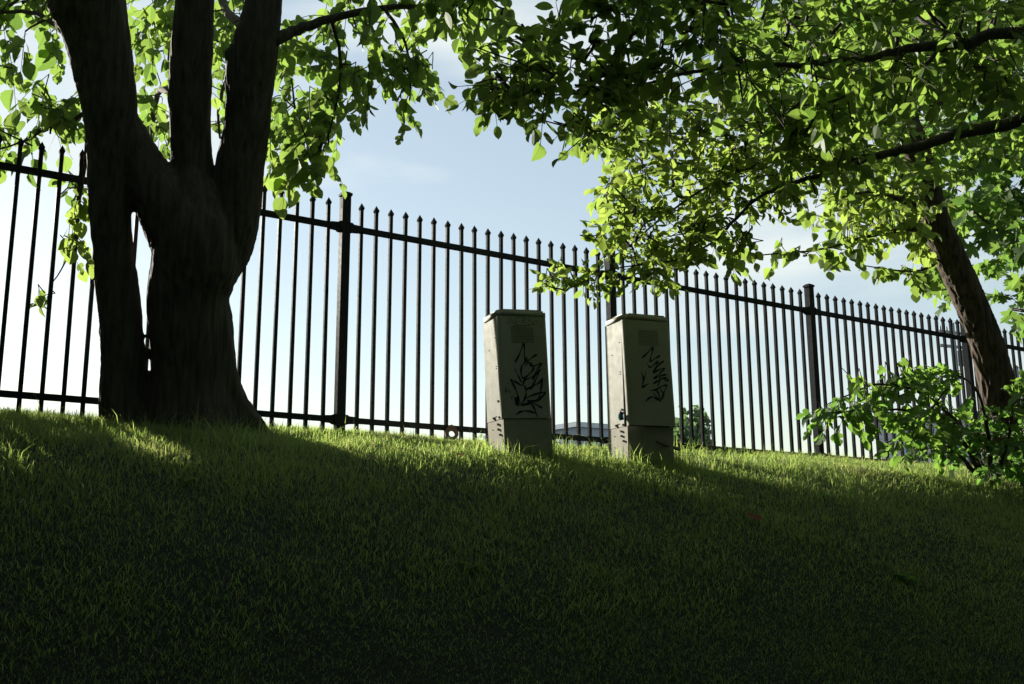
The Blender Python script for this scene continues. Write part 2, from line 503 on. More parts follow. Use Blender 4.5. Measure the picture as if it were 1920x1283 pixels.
LEFT_FAINT = [[(428, 212), (420, 232), (426, 258)], [(440, 262), (444, 212), (470, 262), (476, 208)], [(512, 210), (488, 214), (486, 262), (514, 260)], [(488, 238), (510, 236)],
              [(528, 264), (530, 210), (556, 216), (532, 238), (562, 264)], [(604, 216), (572, 214), (575, 236), (602, 244), (592, 262), (566, 260)], [(604, 232), (630, 240), (600, 262), (450, 272), (560, 268)]]
RIGHT_TAG = [[(1370, 497), (1410, 462), (1450, 420), (1440, 470), (1430, 520), (1465, 500), (1503, 478)],
             [(1408, 538), (1425, 560), (1445, 555), (1485, 520), (1470, 560), (1452, 600), (1490, 545), (1530, 516)],
             [(1450, 605), (1490, 580), (1530, 570), (1500, 605), (1455, 642), (1500, 625), (1545, 612)],
             [(1500, 580), (1500, 640), (1488, 692)], [(1450, 680), (1490, 655), (1520, 640), (1552, 640), (1556, 656), (1540, 660), (1536, 642)],
             [(1368, 595), (1382, 650), (1372, 706), (1395, 690), (1422, 678)], [(1402, 594), (1392, 625), (1384, 655)],
             [(1428, 726), (1468, 722), (1505, 700), (1548, 690), (1530, 730), (1510, 790), (1490, 752), (1470, 712)], [(1480, 682), (1505, 720), (1532, 764)],
             [(1396, 804), (1425, 778), (1455, 772), (1480, 790), (1508, 806)], [(1452, 742), (1480, 775), (1506, 802)]]
L_PLATE = [(445, 277), (600, 281), (602, 386), (452, 384)]
R_PLATE = [(1345, 296), (1481, 305), (1484, 411), (1353, 405)]

def build_cabinet(label, g, lean, ajar, tags, faint, plate, H, W=0.35, D=0.295):
    g = np.array([g[0], g[1], gxy(g[0], g[1])])
    yaw = math.pi / 2 - CAB_AZ
    root = thing("utility_cabinet", label, "utility cabinet", g, (0, 0, 0), "roadside utility cabinets")
    R = Matrix.Rotation(yaw, 4, "Z") @ Matrix.Rotation(lean, 4, "Y")
    root.matrix_world = Matrix.Translation(Vector(g)) @ R
    zb = 0.255 * H
    # plinth
    b = MB(); b.box(0.006, W - 0.006, 0.006, D, -0.25, zb - 0.006)
    base = link("plinth", b.mesh("plinth", M_cabbase), root)
    b = MB(); b.box(0.12, W - 0.03, 0.003, 0.008, -0.22, zb - 0.012)
    link("access_panel", b.mesh("access_panel", M_cabbase), base)
    # body behind the hood
    fl = 0.062
    b = MB(); b.box(0.004, W - 0.004, fl - 0.012, D + 0.002, zb - 0.003, H - 0.035)
    body = link("body", b.mesh("body", M_cab), root)
    b = MB(); b.box(0.012, W - 0.012, 0.03, fl - 0.012, zb - 0.003, H - 0.036)
    link("gap_shade_block", b.mesh("gap_shade_block", M_dark), body)  # near-black block, paints in the shade inside the hood gap
    # z-shaped slide joint low on the side, as in a telescoping cover
    b = MB()
    b.box(0.0005, 0.004, 0.15, 0.156, zb - 0.006, zb + 0.022)
    b.box(0.0005, 0.004, 0.118, 0.15, zb + 0.018, zb + 0.022)
    link("slide_joint", b.mesh("slide_joint", M_dark), body)
    # hood: a U in plan with rounded corners, hinged at its top edge
    r = 0.03
    pl = [(0.0, fl - 0.014)]
    for k in range(7):
        a = math.pi + k * math.pi / 12
        pl.append((r + r * math.cos(a), r + r * math.sin(a)))
    for k in range(7):
        a = 1.5 * math.pi + k * math.pi / 12
        pl.append((W - r + r * math.cos(a), r + r * math.sin(a)))
    pl.append((W, fl - 0.014))
    t = 0.004
    zt, zl = H - 0.036, zb - 0.004
    v, f = [], []
    n = len(pl)
    for z in (zl, zt):
        for (x, y) in pl:
            v.append((x, y, z - zt))
    cx, cy = W / 2, fl
    for z in (zl, zt):
        for (x, y) in pl:
            v.append((cx + (x - cx) * (1 - 2 * t / W), y + (t if y < fl - .02 else 0), z - zt))
    for i in range(n - 1):
        f.append((i, i + 1, n + i + 1, n + i))
        f.append((2 * n + i + 1, 2 * n + i, 3 * n + i, 3 * n + i + 1))
        f.append((i + 1, i, 2 * n + i, 2 * n + i + 1))
        f.append((n + i, n + i + 1, 3 * n + i + 1, 3 * n + i))
    f.append((0, n, 3 * n, 2 * n)); f.append((n - 1, 3 * n - 1, 4 * n - 1, 2 * n - 1))
    hood = link("hood", mesh_from("hood", v, f, M_cab), root, (0, 0, zt), (-ajar, 0, 0))
    for poly in hood.data.polygons:
        poly.use_smooth = False
    # front-face coordinates of a photo pixel (hood-local)
    HM = root.matrix_world @ Matrix.Translation((0, 0, zt)) @ Matrix.Rotation(-ajar, 4, "X")
    inv = HM.inverted()
    def loc(px, py):
        o = inv @ Vector((0, 0, 0)); d = inv.to_3x3() @ Vector(ray(px, py))
        k = -o.y / d.y
        q = o + d * k
        return (q.x, q.z)
    for j, st in enumerate(tags):
        b = MB(); b.add(*stroke([loc(*zp(*p)) for p in st], 0.0125 if len(st) > 3 else 0.009, 0.0012 + 0.00012 * j))
        link("graffiti_stroke", b.mesh("graffiti_stroke", M_ink), hood)
    for j, st in enumerate(faint):
        b = MB(); b.add(*stroke([loc(*zp(*p)) for p in st], 0.005, 0.0012 + 0.00012 * j))
        link("graffiti_stroke", b.mesh("graffiti_stroke", M_faint), hood)
    q = [loc(*zp(*p)) for p in plate]
    pb = MB()
    pb.add([(x, -0.0015, z) for x, z in q] + [(x, 0.001, z) for x, z in q], [(0, 3, 2, 1), (0, 1, 5, 4), (1, 2, 6, 5), (2, 3, 7, 6), (3, 0, 4, 7)])
    po = link("label_plate", pb.mesh("label_plate", M_plate), hood)
    b = MB()
    x0, x1 = q[0][0], q[1][0]; zA, zB = q[3][1], q[0][1]
    rn = random.Random(5)
    for k in range(5):
        zz = zB - (zB - zA) * (0.14 + 0.165 * k)
        xa = x0 + (x1 - x0) * 0.1
        while xa < x1 - 0.012:
            wd = rn.uniform(0.006, 0.018)
            b.add([(xa, -0.0022, zz), (min(xa + wd, x1 - .004), -0.0022, zz), (min(xa + wd, x1 - .004), -0.0022, zz + 0.0045), (xa, -0.0022, zz + 0.0045)], [(0, 1, 2, 3)])
            xa += wd + 0.004
    bb = 0.003
    for (xa, xb, za, zb_) in ((x0, x1, zB - bb, zB), (x0, x1, zA, zA + bb), (x0, x0 + bb, zA + bb, zB - bb), (x1 - bb, x1, zA + bb, zB - bb)):
        b.add([(xa, -0.0021, za), (xb, -0.0021, za), (xb, -0.0021, zb_), (xa, -0.0021, zb_)], [(0, 1, 2, 3)])
    link("plate_print", b.mesh("plate_print", M_faint), po)
    # lid with rolled edges
    bm = bmesh.new()
    bmesh.ops.create_cube(bm, size=1.0)
    bmesh.ops.scale(bm, vec=(W + 0.005, D + 0.008, 0.044), verts=bm.verts)
    bmesh.ops.bevel(bm, geom=[e for e in bm.edges if abs(e.verts[0].co.z - e.verts[1].co.z) > 0.01], offset=0.03, segments=5, affect="EDGES")
    bmesh.ops.bevel(bm, geom=[e for e in bm.edges if e.verts[0].co.z > 0.02 and e.verts[1].co.z > 0.02], offset=0.013, segments=4, affect="EDGES")
    me = bpy.data.meshes.new("lid"); bm.to_mesh(me); bm.free(); me.materials.append(M_cab)
    lid = link("lid", me, root, (W / 2, D / 2, H - 0.012))
    for poly in me.polygons:
        poly.use_smooth = abs(poly.normal.z) < 0.99
    # bolts on the side and hood flange
    bm = bmesh.new()
    bmesh.ops.create_cone(bm, cap_ends=True, segments=8, radius1=0.0085, radius2=0.007, depth=0.012, matrix=Matrix.Rotation(math.pi / 2, 4, "Y"))
    bolt_me = bpy.data.meshes.new("bolt"); bm.to_mesh(bolt_me); bm.free(); bolt_me.materials.append(M_bolt)
    for (y, z) in ((0.092, zb - 0.035), (0.09, zb - 0.068), (0.062, zb - 0.105), (0.165, zb + 0.012), (0.06, zb + 0.008), (0.068, zb + 0.115)):
        link("bolt", bolt_me, root, (0.001, y, z))
    bm = bmesh.new()
    bmesh.ops.create_cone(bm, cap_ends=True, segments=6, radius1=0.003, radius2=0.003, depth=0.006, matrix=Matrix.Rotation(math.pi / 2, 4, "Y"))
    riv_me = bpy.data.meshes.new("rivet"); bm.to_mesh(riv_me); bm.free(); riv_me.materials.append(M_bolt)
    for (y, z) in ((0.085, H * 0.82), (0.085, H * 0.62), (0.085, H * 0.605), (0.2, H * 0.75), (0.2, zb - 0.06), (0.2, zb - 0.14)):
        link("rivet", riv_me, root, (0.003, y, z))
    return root, W, D, H, zb
cab_l = build_cabinet("beige utility cabinet tilting left with a large scrawled tag under a faded one", (-0.052, 6.405), rad(-2.6), rad(0.3), LEFT_TAG, LEFT_FAINT, L_PLATE, 0.955)
cab_r = build_cabinet("upright beige utility cabinet with a small tag and its hood gaping beside a blue padlock", (0.795, 6.88), rad(-0.3), rad(3.3), RIGHT_TAG, [], R_PLATE, 1.06, 0.375)

def build_padlock():
    root, W, D, H, zb = cab_r
    p = root.matrix_world @ Vector((-0.026, 0.040, zb + 0.088))
    t = thing("padlock", "small blue padlock hanging in the gap of the right cabinet", "padlock", p, (0, 0, math.pi / 2 - CAB_AZ))
    bm = bmesh.new()
    bmesh.ops.create_uvsphere(bm, u_segments=14, v_segments=9, radius=0.028)
    bmesh.ops.scale(bm, vec=(0.6, 0.9, 1.05), verts=bm.verts)
    bmesh.ops.translate(bm, vec=(0, 0, -0.024), verts=bm.verts)
    me = bpy.data.meshes.new("lock_body"); bm.to_mesh(me); bm.free(); me.materials.append(M_blue)
    me.polygons.foreach_set("use_smooth", [True] * len(me.polygons))
    link("lock_body", me, t)
    a = [(0, 0.011 * math.cos(k * math.pi / 8), -0.004 + 0.02 * math.sin(k * math.pi / 8)) for k in range(9)]
    b = MB(); b.tube(a, 0.003, 6)
    link("shackle", b.mesh("shackle", M_steel, True), t)
    b = MB(); b.box(-0.012, 0.008, -0.03, -0.008, -0.012, 0.004); b.box(-0.01, 0.006, -0.032, -0.01, -0.05, -0.036)
    link("hasp", b.mesh("hasp", M_bolt), t)
build_padlock()

def build_small():
    # ring plate standing by the bottom rail
    p = FP(0.86, 0.07, 0)
    p[2] = gxy(p[0], p[1]) + 0.02
    v, f = [], []
    n = 24
    outl = []
    for k in range(n):
        a = 2 * math.pi * k / n + math.pi / 2
        x, z = 0.052 * math.cos(a), 0.05 * math.sin(a)
        if z > 0.015:                       # drawn up to a blunt peak
            x *= 1 - (z - 0.015) * 9; z *= 1.35
        outl.append((x, z + 0.06))
    for y in (-0.006, 0.006):
        for (x, z) in outl:
            v.append((x, y, z))
        for k in range(n):
            a = 2 * math.pi * k / n + math.pi / 2
            v.append((0.0225 * math.cos(a), y, 0.057 + 0.0225 * math.sin(a)))
    for k in range(n):
        k2 = (k + 1) % n
        f += [(k, k2, n + k2, n + k), (2 * n + k2, 2 * n + k, 3 * n + k, 3 * n + k2), (k2, k, 2 * n + k, 2 * n + k2), (n + k, n + k2, 3 * n + k2, 3 * n + k)]
    o = link("ring_plate", mesh_from("ring_plate", v, f, M_rust), None, p, (rad(-8), 0, rad(20)))
    tag(o, "rusty iron plate with a round hole standing against the bottom rail", "iron ring")
    # grey stick propped against the right cabinet
    a = at(1232, 829, 6.86); b_ = at(1274, 843, 7.15)
    mb = MB(); mb.tube([a, a * .6 + b_ * .4, b_], [0.011, 0.012, 0.013], 8)
    o = link("stick", mb.mesh("stick", M_wood, True)); tag(o, "short grey stick poking out across the right cabinet's plinth", "stick")
build_small()

# ------------------------------------------------------------------ leaves
def leaf_geo(kind):
    """Unit-length leaf in (side, along, normal); returns verts, faces, uv per vertex."""
    if kind == "oval":
        ys = [0.0, 0.14, 0.34, 0.56, 0.78, 1.0]
        wd = [0.0, 0.20, 0.31, 0.32, 0.21, 0.0]
    elif kind == "round":
        ys = [0.0, 0.10, 0.30, 0.52, 0.76, 1.0]
        wd = [0.05, 0.27, 0.42, 0.41, 0.25, 0.0]
    if kind in ("oval", "round"):
        v = [(0, -0.18, 0.0)]
        uv = [(0, -0.18)]
        for y, w_ in zip(ys, wd):
            dz = -0.16 * y * y
            v.append((0, y, dz)); uv.append((0, y))
            v.append((-w_, y + 0.03 * (w_ > 0), dz + 0.32 * w_)); uv.append((-w_, y))
            v.append((w_, y + 0.03 * (w_ > 0), dz + 0.32 * w_)); uv.append((w_, y))
        f = []
        for i in range(len(ys) - 1):
            a = 1 + 3 * i; b = a + 3
            if i == 0 and wd[0] == 0:
                f += [(a, b, b + 1), (a, b + 2, b)]
            elif wd[i + 1] == 0:
                f += [(a, b, a + 1), (a, a + 2, b)]
            else:
                f += [(a, b, b + 1, a + 1), (a, a + 2, b + 2, b)]
        k = len(v)
        v += [(0.012, -0.18, 0.0), (0.012, 0.02, 0.0), (-0.012, 0.02, 0)]
        uv += [(0, 0)] * 3
        f += [(0, k, k + 1, k + 2)]
        return v, f, uv
    if kind == "mitten":      # a leaf with one or two deep lobes
        half = [(0.0, 0.0), (0.24, -0.02), (0.42, 0.14), (0.44, 0.34), (0.36, 0.45), (0.20, 0.42), (0.17, 0.47), (0.30, 0.60), (0.26, 0.80), (0.0, 1.05)]
    else:                     # maple
        half = [(0.0, 0.0), (0.20, -0.10), (0.42, -0.06), (0.34, 0.10), (0.56, 0.22), (0.72, 0.42), (0.50, 0.42), (0.46, 0.52), (0.22, 0.44), (0.26, 0.66), (0.32, 0.74), (0.16, 0.78), (0.0, 1.05)]
    v, uv, f = [], [], []
    n = len(half)
    for s in (1, -1):
        b = len(v)
        for (x, y) in half:
            z = 0.22 * x - 0.14 * y * y
            v.append((s * x, y, z)); uv.append((s * x, y))
        c = len(v)
        v.append((0.0, 0.36, -0.02)); uv.append((0, 0.36))
        for i in range(n - 1):
            f.append((c, b + i, b + i + 1) if s > 0 else (c, b + i + 1, b + i))
    k = len(v)
    v += [(-0.012, -0.35, 0.03), (0.012, -0.35, 0.03), (0.012, 0.02, 0.0), (-0.012, 0.02, 0)]
    uv += [(0, 0)] * 4
    f += [(k, k + 1, k + 2, k + 3)]
    return v, f, uv
LEAF = {k: leaf_geo(k) for k in ("oval", "round", "mitten", "maple")}

def set_leaf_attrs(me, tint_v, uv_v):
    a = me.attributes.new("tint", "FLOAT", "POINT")
    a.data.foreach_set("value", np.asarray(tint_v, np.float32))
    li = np.empty(len(me.loops), np.int32)
    me.loops.foreach_get("vertex_index", li)
    ul = me.uv_layers.new(name="UVMap")
    ul.data.foreach_set("uv", np.asarray(uv_v, np.float32)[li].ravel())

_leafcache = {}
def leaf_mesh(kind, tintk, m):
    key = (kind, tintk, m.name)
    if key not in _leafcache:
        v, f, uv = LEAF[kind]
        me = mesh_from("leaf", v, f, m)
        set_leaf_attrs(me, [tintk] * len(v), uv)
        _leafcache[key] = me
    return _leafcache[key]

def norm(a):
    return a / (np.linalg.norm(a, axis=-1, keepdims=True) + 1e-9)

class Crown:
    """Gathers twigs and leaves for one plant and then makes its parts."""
    def __init__(s, root, m_leaf, seed):
        s.root, s.m = root, m_leaf
        s.r = np.random.default_rng(seed)
        s.pos, s.ax, s.nr, s.sz, s.kind, s.tint = [], [], [], [], [], []
        s.nodes = []            # attach points: (point, connected)
        s.tw = MB()
        s.tips = []
    def attach(s, pts):
        for p in pts:
            s.nodes.append(np.asarray(p, float))
    def region(s, poly, n, d0, d1, size, kinds, hang=0.3, twig=0.34, nl=9, tint=(0.1, 0.75), up=0.7, dirn=None, spread=1.0):
        """n twigs spread through the volume behind a polygon, between two depths."""
        poly = np.asarray(poly, float)
        lo, hi = poly.min(0), poly.max(0)
        got = 0
        while got < n:
            p = lo + s.r.random(2) * (hi - lo)
            if not inside(poly, p):
                continue
            d = d0 + (d1 - d0) * s.r.random()
            s.tips.append(dict(p=at(p[0], p[1], d), size=size, kinds=kinds, hang=hang, L=twig * s.r.uniform(0.6, 1.3), nl=nl, tint=tint, up=up, dirn=dirn, spread=spread))
            got += 1
    def twig_leaves(s, base, d, q):
        r = s.r
        L = q["L"]
        n = max(3, int(q["nl"] * r.uniform(0.7, 1.3)))
        pts = []
        for k in range(4):
            t = k / 3
            pts.append(base + d * L * t + np.array([0, 0, -1.0]) * q["hang"] * L * 0.5 * t * t)
        s.tw.tube(pts, [0.0032, 0.0026, 0.002, 0.0012], 4, False)
        side = np.cross(d, [0, 0, 1.0]); side /= np.linalg.norm(side) + 1e-6
        for k in range(n):
            t = 0.12 + 0.88 * (k + 0.5 * r.random()) / n
            i = min(int(t * 3), 2); a = t * 3 - i
            p = pts[i] * (1 - a) + pts[i + 1] * a
            sg = 1 if k % 2 else -1
            axd = d * 0.55 + side * sg * 0.8 * q["spread"] + np.array([0, 0, -1.0]) * q["hang"] * 1.5 + r.normal(0, 0.33, 3)
            if k == n - 1:
                axd = d + np.array([0, 0, -1.0]) * q["hang"] + r.normal(0, 0.2, 3)
            axd /= np.linalg.norm(axd) + 1e-9
            nn = np.array([0, 0, 1.0]) * q["up"] + r.normal(0, 0.55, 3)
            nn = nn - axd * (nn @ axd); nn /= np.linalg.norm(nn) + 1e-9
            z = q["size"] * float(np.clip(r.normal(1, 0.24), 0.45, 1.5))
            s.pos.append(p + axd * z * 0.18); s.ax.append(axd); s.nr.append(nn); s.sz.append(z)
            s.kind.append(q["kinds"][int(r.integers(len(q["kinds"])))])
            s.tint.append(q["tint"][0] + (q["tint"][1] - q["tint"][0]) * r.random())
    def finish(s, n_single=300, link_max=2.2):
        r = s.r
        base_n = len(s.nodes)
        nodes = np.array(s.nodes)
        P = np.array([q["p"] for q in s.tips])
        # join every twig to the nearest wood already there, nearest ones first
        dist = np.full(len(P), 1e9); near = np.zeros(len(P), int)
        for i0 in range(0, len(P), 400):
            D = np.linalg.norm(P[i0:i0 + 400, None] - nodes[None], axis=2)
            dist[i0:i0 + 400] = D.min(1); near[i0:i0 + 400] = D.argmin(1)
        left = np.ones(len(P), bool)
        par = {}; gp = {}
        order = []
        idx_of = {}
        pts = list(nodes)
        for _ in range(len(P)):
            k = int(np.where(left, dist, 1e9).argmin())
            left[k] = False
            idx_of[k] = len(pts)
            par[len(pts)] = int(near[k])
            order.append(len(pts))
            pts.append(P[k])
            d = np.linalg.norm(P - P[k], axis=1) * 1.12
            upd = left & (d < dist)
            dist[upd] = d[upd]; near[upd] = len(pts) - 1
        cnt = {}
        for i in reversed(order):
            cnt[i] = cnt.get(i, 0) + 1
            p = par[i]
            if p >= base_n:
                cnt[p] = cnt.get(p, 0) + cnt[i]
        for k, q in enumerate(s.tips):
            i = idx_of[k]; p = par[i]
            a, b = pts[p], pts[i]
            v = b - a; L = np.linalg.norm(v)
            d = v / (L + 1e-6) * 0.8 + r.normal(0, 0.5, 3)
            if q["dirn"] is not None:
                d = d * 0.35 + np.asarray(q["dirn"])
            d[2] -= 0.6 * q["hang"]
            d /= np.linalg.norm(d) + 1e-9
            b = b - d * q["L"] * 0.5
            if L < link_max:
                ra = min(0.0026 + 0.0016 * math.sqrt(cnt[i]), 0.012)
                rb = max(0.0028, ra * 0.8)
                mid = (a + b) / 2 + r.normal(0, 0.045, 3) * L
                s.tw.tube([a, (a + mid) / 2 + r.normal(0, .02, 3) * L, mid, (mid + b) / 2, b], [ra, ra, (ra + rb) / 2, rb, rb], 5, False)
            s.twig_leaves(b, d, q)
        s.emit(n_single)
    def emit(s, n_single):
        pos, ax, nr, sz = map(np.array, (s.pos, s.ax, s.nr, s.sz))
        kind = np.array(s.kind); tint = np.array(s.tint)
        sd = np.cross(ax, nr)
        cf = s.r.uniform(-0.5, 2.4, len(pos)); wf = s.r.uniform(0.78, 1.15, len(pos))   # curl and breadth, leaf by leaf
        x, y, d = proj(pos + ax * sz[:, None] * 0.4)
        vis = (d > 0.3) & (x > 0) & (x < 1920) & (y > 0) & (y < 1283)
        face = np.abs((norm(pos) * nr).sum(1))
        score = np.where(vis, sz / np.maximum(d, 0.3) * np.sqrt(face + 0.02), 0)
        # the nearest leaf in each small cell of the view counts as in plain sight
        cell = (np.floor(x / 16).astype(int) * 4000 + np.floor(y / 16).astype(int))
        o = np.lexsort((d, cell))
        first = np.zeros(len(o), bool)
        cs = cell[o]
        first[o[np.r_[True, cs[1:] != cs[:-1]]]] = True
        score = np.where(first, score, score * 0.25)
        pick = np.argsort(-score)[:n_single]
        pick = pick[score[pick] > 0]
        single = np.zeros(len(pos), bool); single[pick] = True
        for i in pick:
            tk = round(float(np.clip(tint[i], 0, 1)) * 5) / 5
            o_ = bpy.data.objects.new("leaf", leaf_mesh(str(kind[i]), tk, s.m))
            COL.objects.link(o_)
            o_.parent = s.root
            z = sz[i]; zx = z * wf[i]; zn = z * (cf[i] if abs(cf[i]) > 0.1 else 0.1)
            W_ = Matrix(((sd[i, 0] * zx, ax[i, 0] * z, nr[i, 0] * zn, pos[i, 0]), (sd[i, 1] * zx, ax[i, 1] * z, nr[i, 1] * zn, pos[i, 1]), (sd[i, 2] * zx, ax[i, 2] * z, nr[i, 2] * zn, pos[i, 2]), (0, 0, 0, 1)))
            o_.matrix_basis = Matrix.Translation(-s.root.location) @ W_
        off = np.array(s.root.location)
        Vs, Fs, UVs, Ts, b = [], [], [], [], 0
        for k in np.unique(kind):
            ii = np.where((kind == k) & ~single)[0]
            if not len(ii):
                continue
            v, f, uv = LEAF[k]
            v = np.array(v)
            lv = v.copy()
            G = pos[ii, None] + (lv[None, :, 0:1] * sd[ii, None] * wf[ii, None, None] + lv[None, :, 1:2] * ax[ii, None] + lv[None, :, 2:3] * nr[ii, None] * cf[ii, None, None]) * sz[ii, None, None]
            Vs.append(G.reshape(-1, 3) - off)
            UVs.append(np.tile(np.array(uv), (len(ii), 1)))
            Ts.append(np.repeat(tint[ii], len(v)))
            offs = b + np.arange(len(ii)) * len(v)
            for q in f:
                Fs.append((len(q), (offs[:, None] + np.array(q)[None]).astype(np.int32)))
            b += len(ii) * len(v)
        me = big_mesh("foliage", np.vstack(Vs), Fs, s.m)
        set_leaf_attrs(me, np.concatenate(Ts), np.vstack(UVs))
        link("foliage", me, s.root, kind="stuff")
        tv = [tuple(np.array(v) - off) for v in s.tw.v]
        link("twigs", mesh_from("twigs", tv, s.tw.f, M_twig, True), s.root, kind="stuff")

def big_mesh(name, V, Fs, m):
    """Mesh from a vertex array and a list of (corners, index array)."""
    me = bpy.data.meshes.new(name)
    me.vertices.add(len(V))
    me.vertices.foreach_set("co", np.asarray(V, np.float32).ravel())
    nl = sum(a.size for _, a in Fs)
    npoly = sum(len(a) for _, a in Fs)
    me.loops.add(nl)
    me.loops.foreach_set("vertex_index", np.concatenate([a.ravel() for _, a in Fs]).astype(np.int32))
    me.polygons.add(npoly)
    tot = np.concatenate([np.full(len(a), k, np.int32) for k, a in Fs])
    me.polygons.foreach_set("loop_start", np.concatenate([[0], np.cumsum(tot)[:-1]]).astype(np.int32))
    me.materials.append(m)
    me.update(calc_edges=True)
    return me

def inside(poly, p):
    x, y = p
    c = False
    n = len(poly)
    for i in range(n):
        x1, y1 = poly[i]; x2, y2 = poly[(i + 1) % n]
        if (y1 > y) != (y2 > y) and x < (x2 - x1) * (y - y1) / (y2 - y1) + x1:
            c = not c
    return c

def limb_nodes(rows, per=6, depth=None):
    """(px, py, width px, depth) rows -> smooth 3-D path and radii."""
    out = []
    for rw in rows:
        px, py, wpx = rw[:3]
        d = rw[3] if len(rw) > 3 else depth
        p = at(px, py, d)
        out.append([*p, wpx / 2 * d / FOC])
    A = smooth_path(out, per)
    return A[:, :3], A[:, 3]

def trunk_mesh(name, limbs, m, voxel, ridge, lump, freq, root):
    """Union of limb tubes, remeshed into one skin and roughened with bark ridges."""
    mb = MB()
    for P, R in limbs:
        mb.tube(P, R, 14)
    me = mb.mesh("tmp", None)
    o = bpy.data.objects.new("tmp", me)
    COL.objects.link(o)
    md = o.modifiers.new("r", "REMESH"); md.mode = "VOXEL"; md.voxel_size = voxel
    sm = o.modifiers.new("s", "SMOOTH"); sm.factor = 0.5; sm.iterations = 6
    dg = bpy.context.evaluated_depsgraph_get()
    me2 = bpy.data.meshes.new_from_object(o.evaluated_get(dg))
    bpy.data.objects.remove(o)
    n = len(me2.vertices)
    co = np.empty(n * 3, np.float32); me2.vertices.foreach_get("co", co); co = co.reshape(-1, 3)
    nr = np.empty(n * 3, np.float32); me2.vertices.foreach_get("normal", nr); nr = nr.reshape(-1, 3)
    disp = np.empty(n)
    for i in range(n):
        x, y, z = co[i]
        a = noise.noise(Vector((x * freq, y * freq, z * freq * 0.09)))
        b = noise.noise(Vector((x * freq * 2.3, y * freq * 2.3, z * freq * 0.25 + 9)))
        c = noise.noise(Vector((x * 4.5, y * 4.5, z * 3.0 + 3)))
        disp[i] = ridge * ((1 - 2.2 * abs(a)) * 0.8 + b * 0.4) + lump * c
    co = co + nr * disp[:, None]
    co -= np.array(root.location)
    me2.vertices.foreach_set("co", co.astype(np.float32).ravel())
    me2.polygons.foreach_set("use_smooth", [True] * len(me2.polygons))
    me2.materials.clear(); me2.materials.append(m)
    me2.name = name
    me2.update()
    return link(name, me2, root)
def branch(root, P, R, m=None, n=8, r=None):
    rr = r or random
    P = np.array(P) + np.array([[rr.gauss(0, 1), rr.gauss(0, 1), rr.gauss(0, 1)] for _ in P]) * np.array(R)[:, None] * 0.25
    mb = MB(); mb.tube(P - np.array(root.location), R, n)
    return link("branch", mb.mesh("branch", m or M_bark1, True), root)

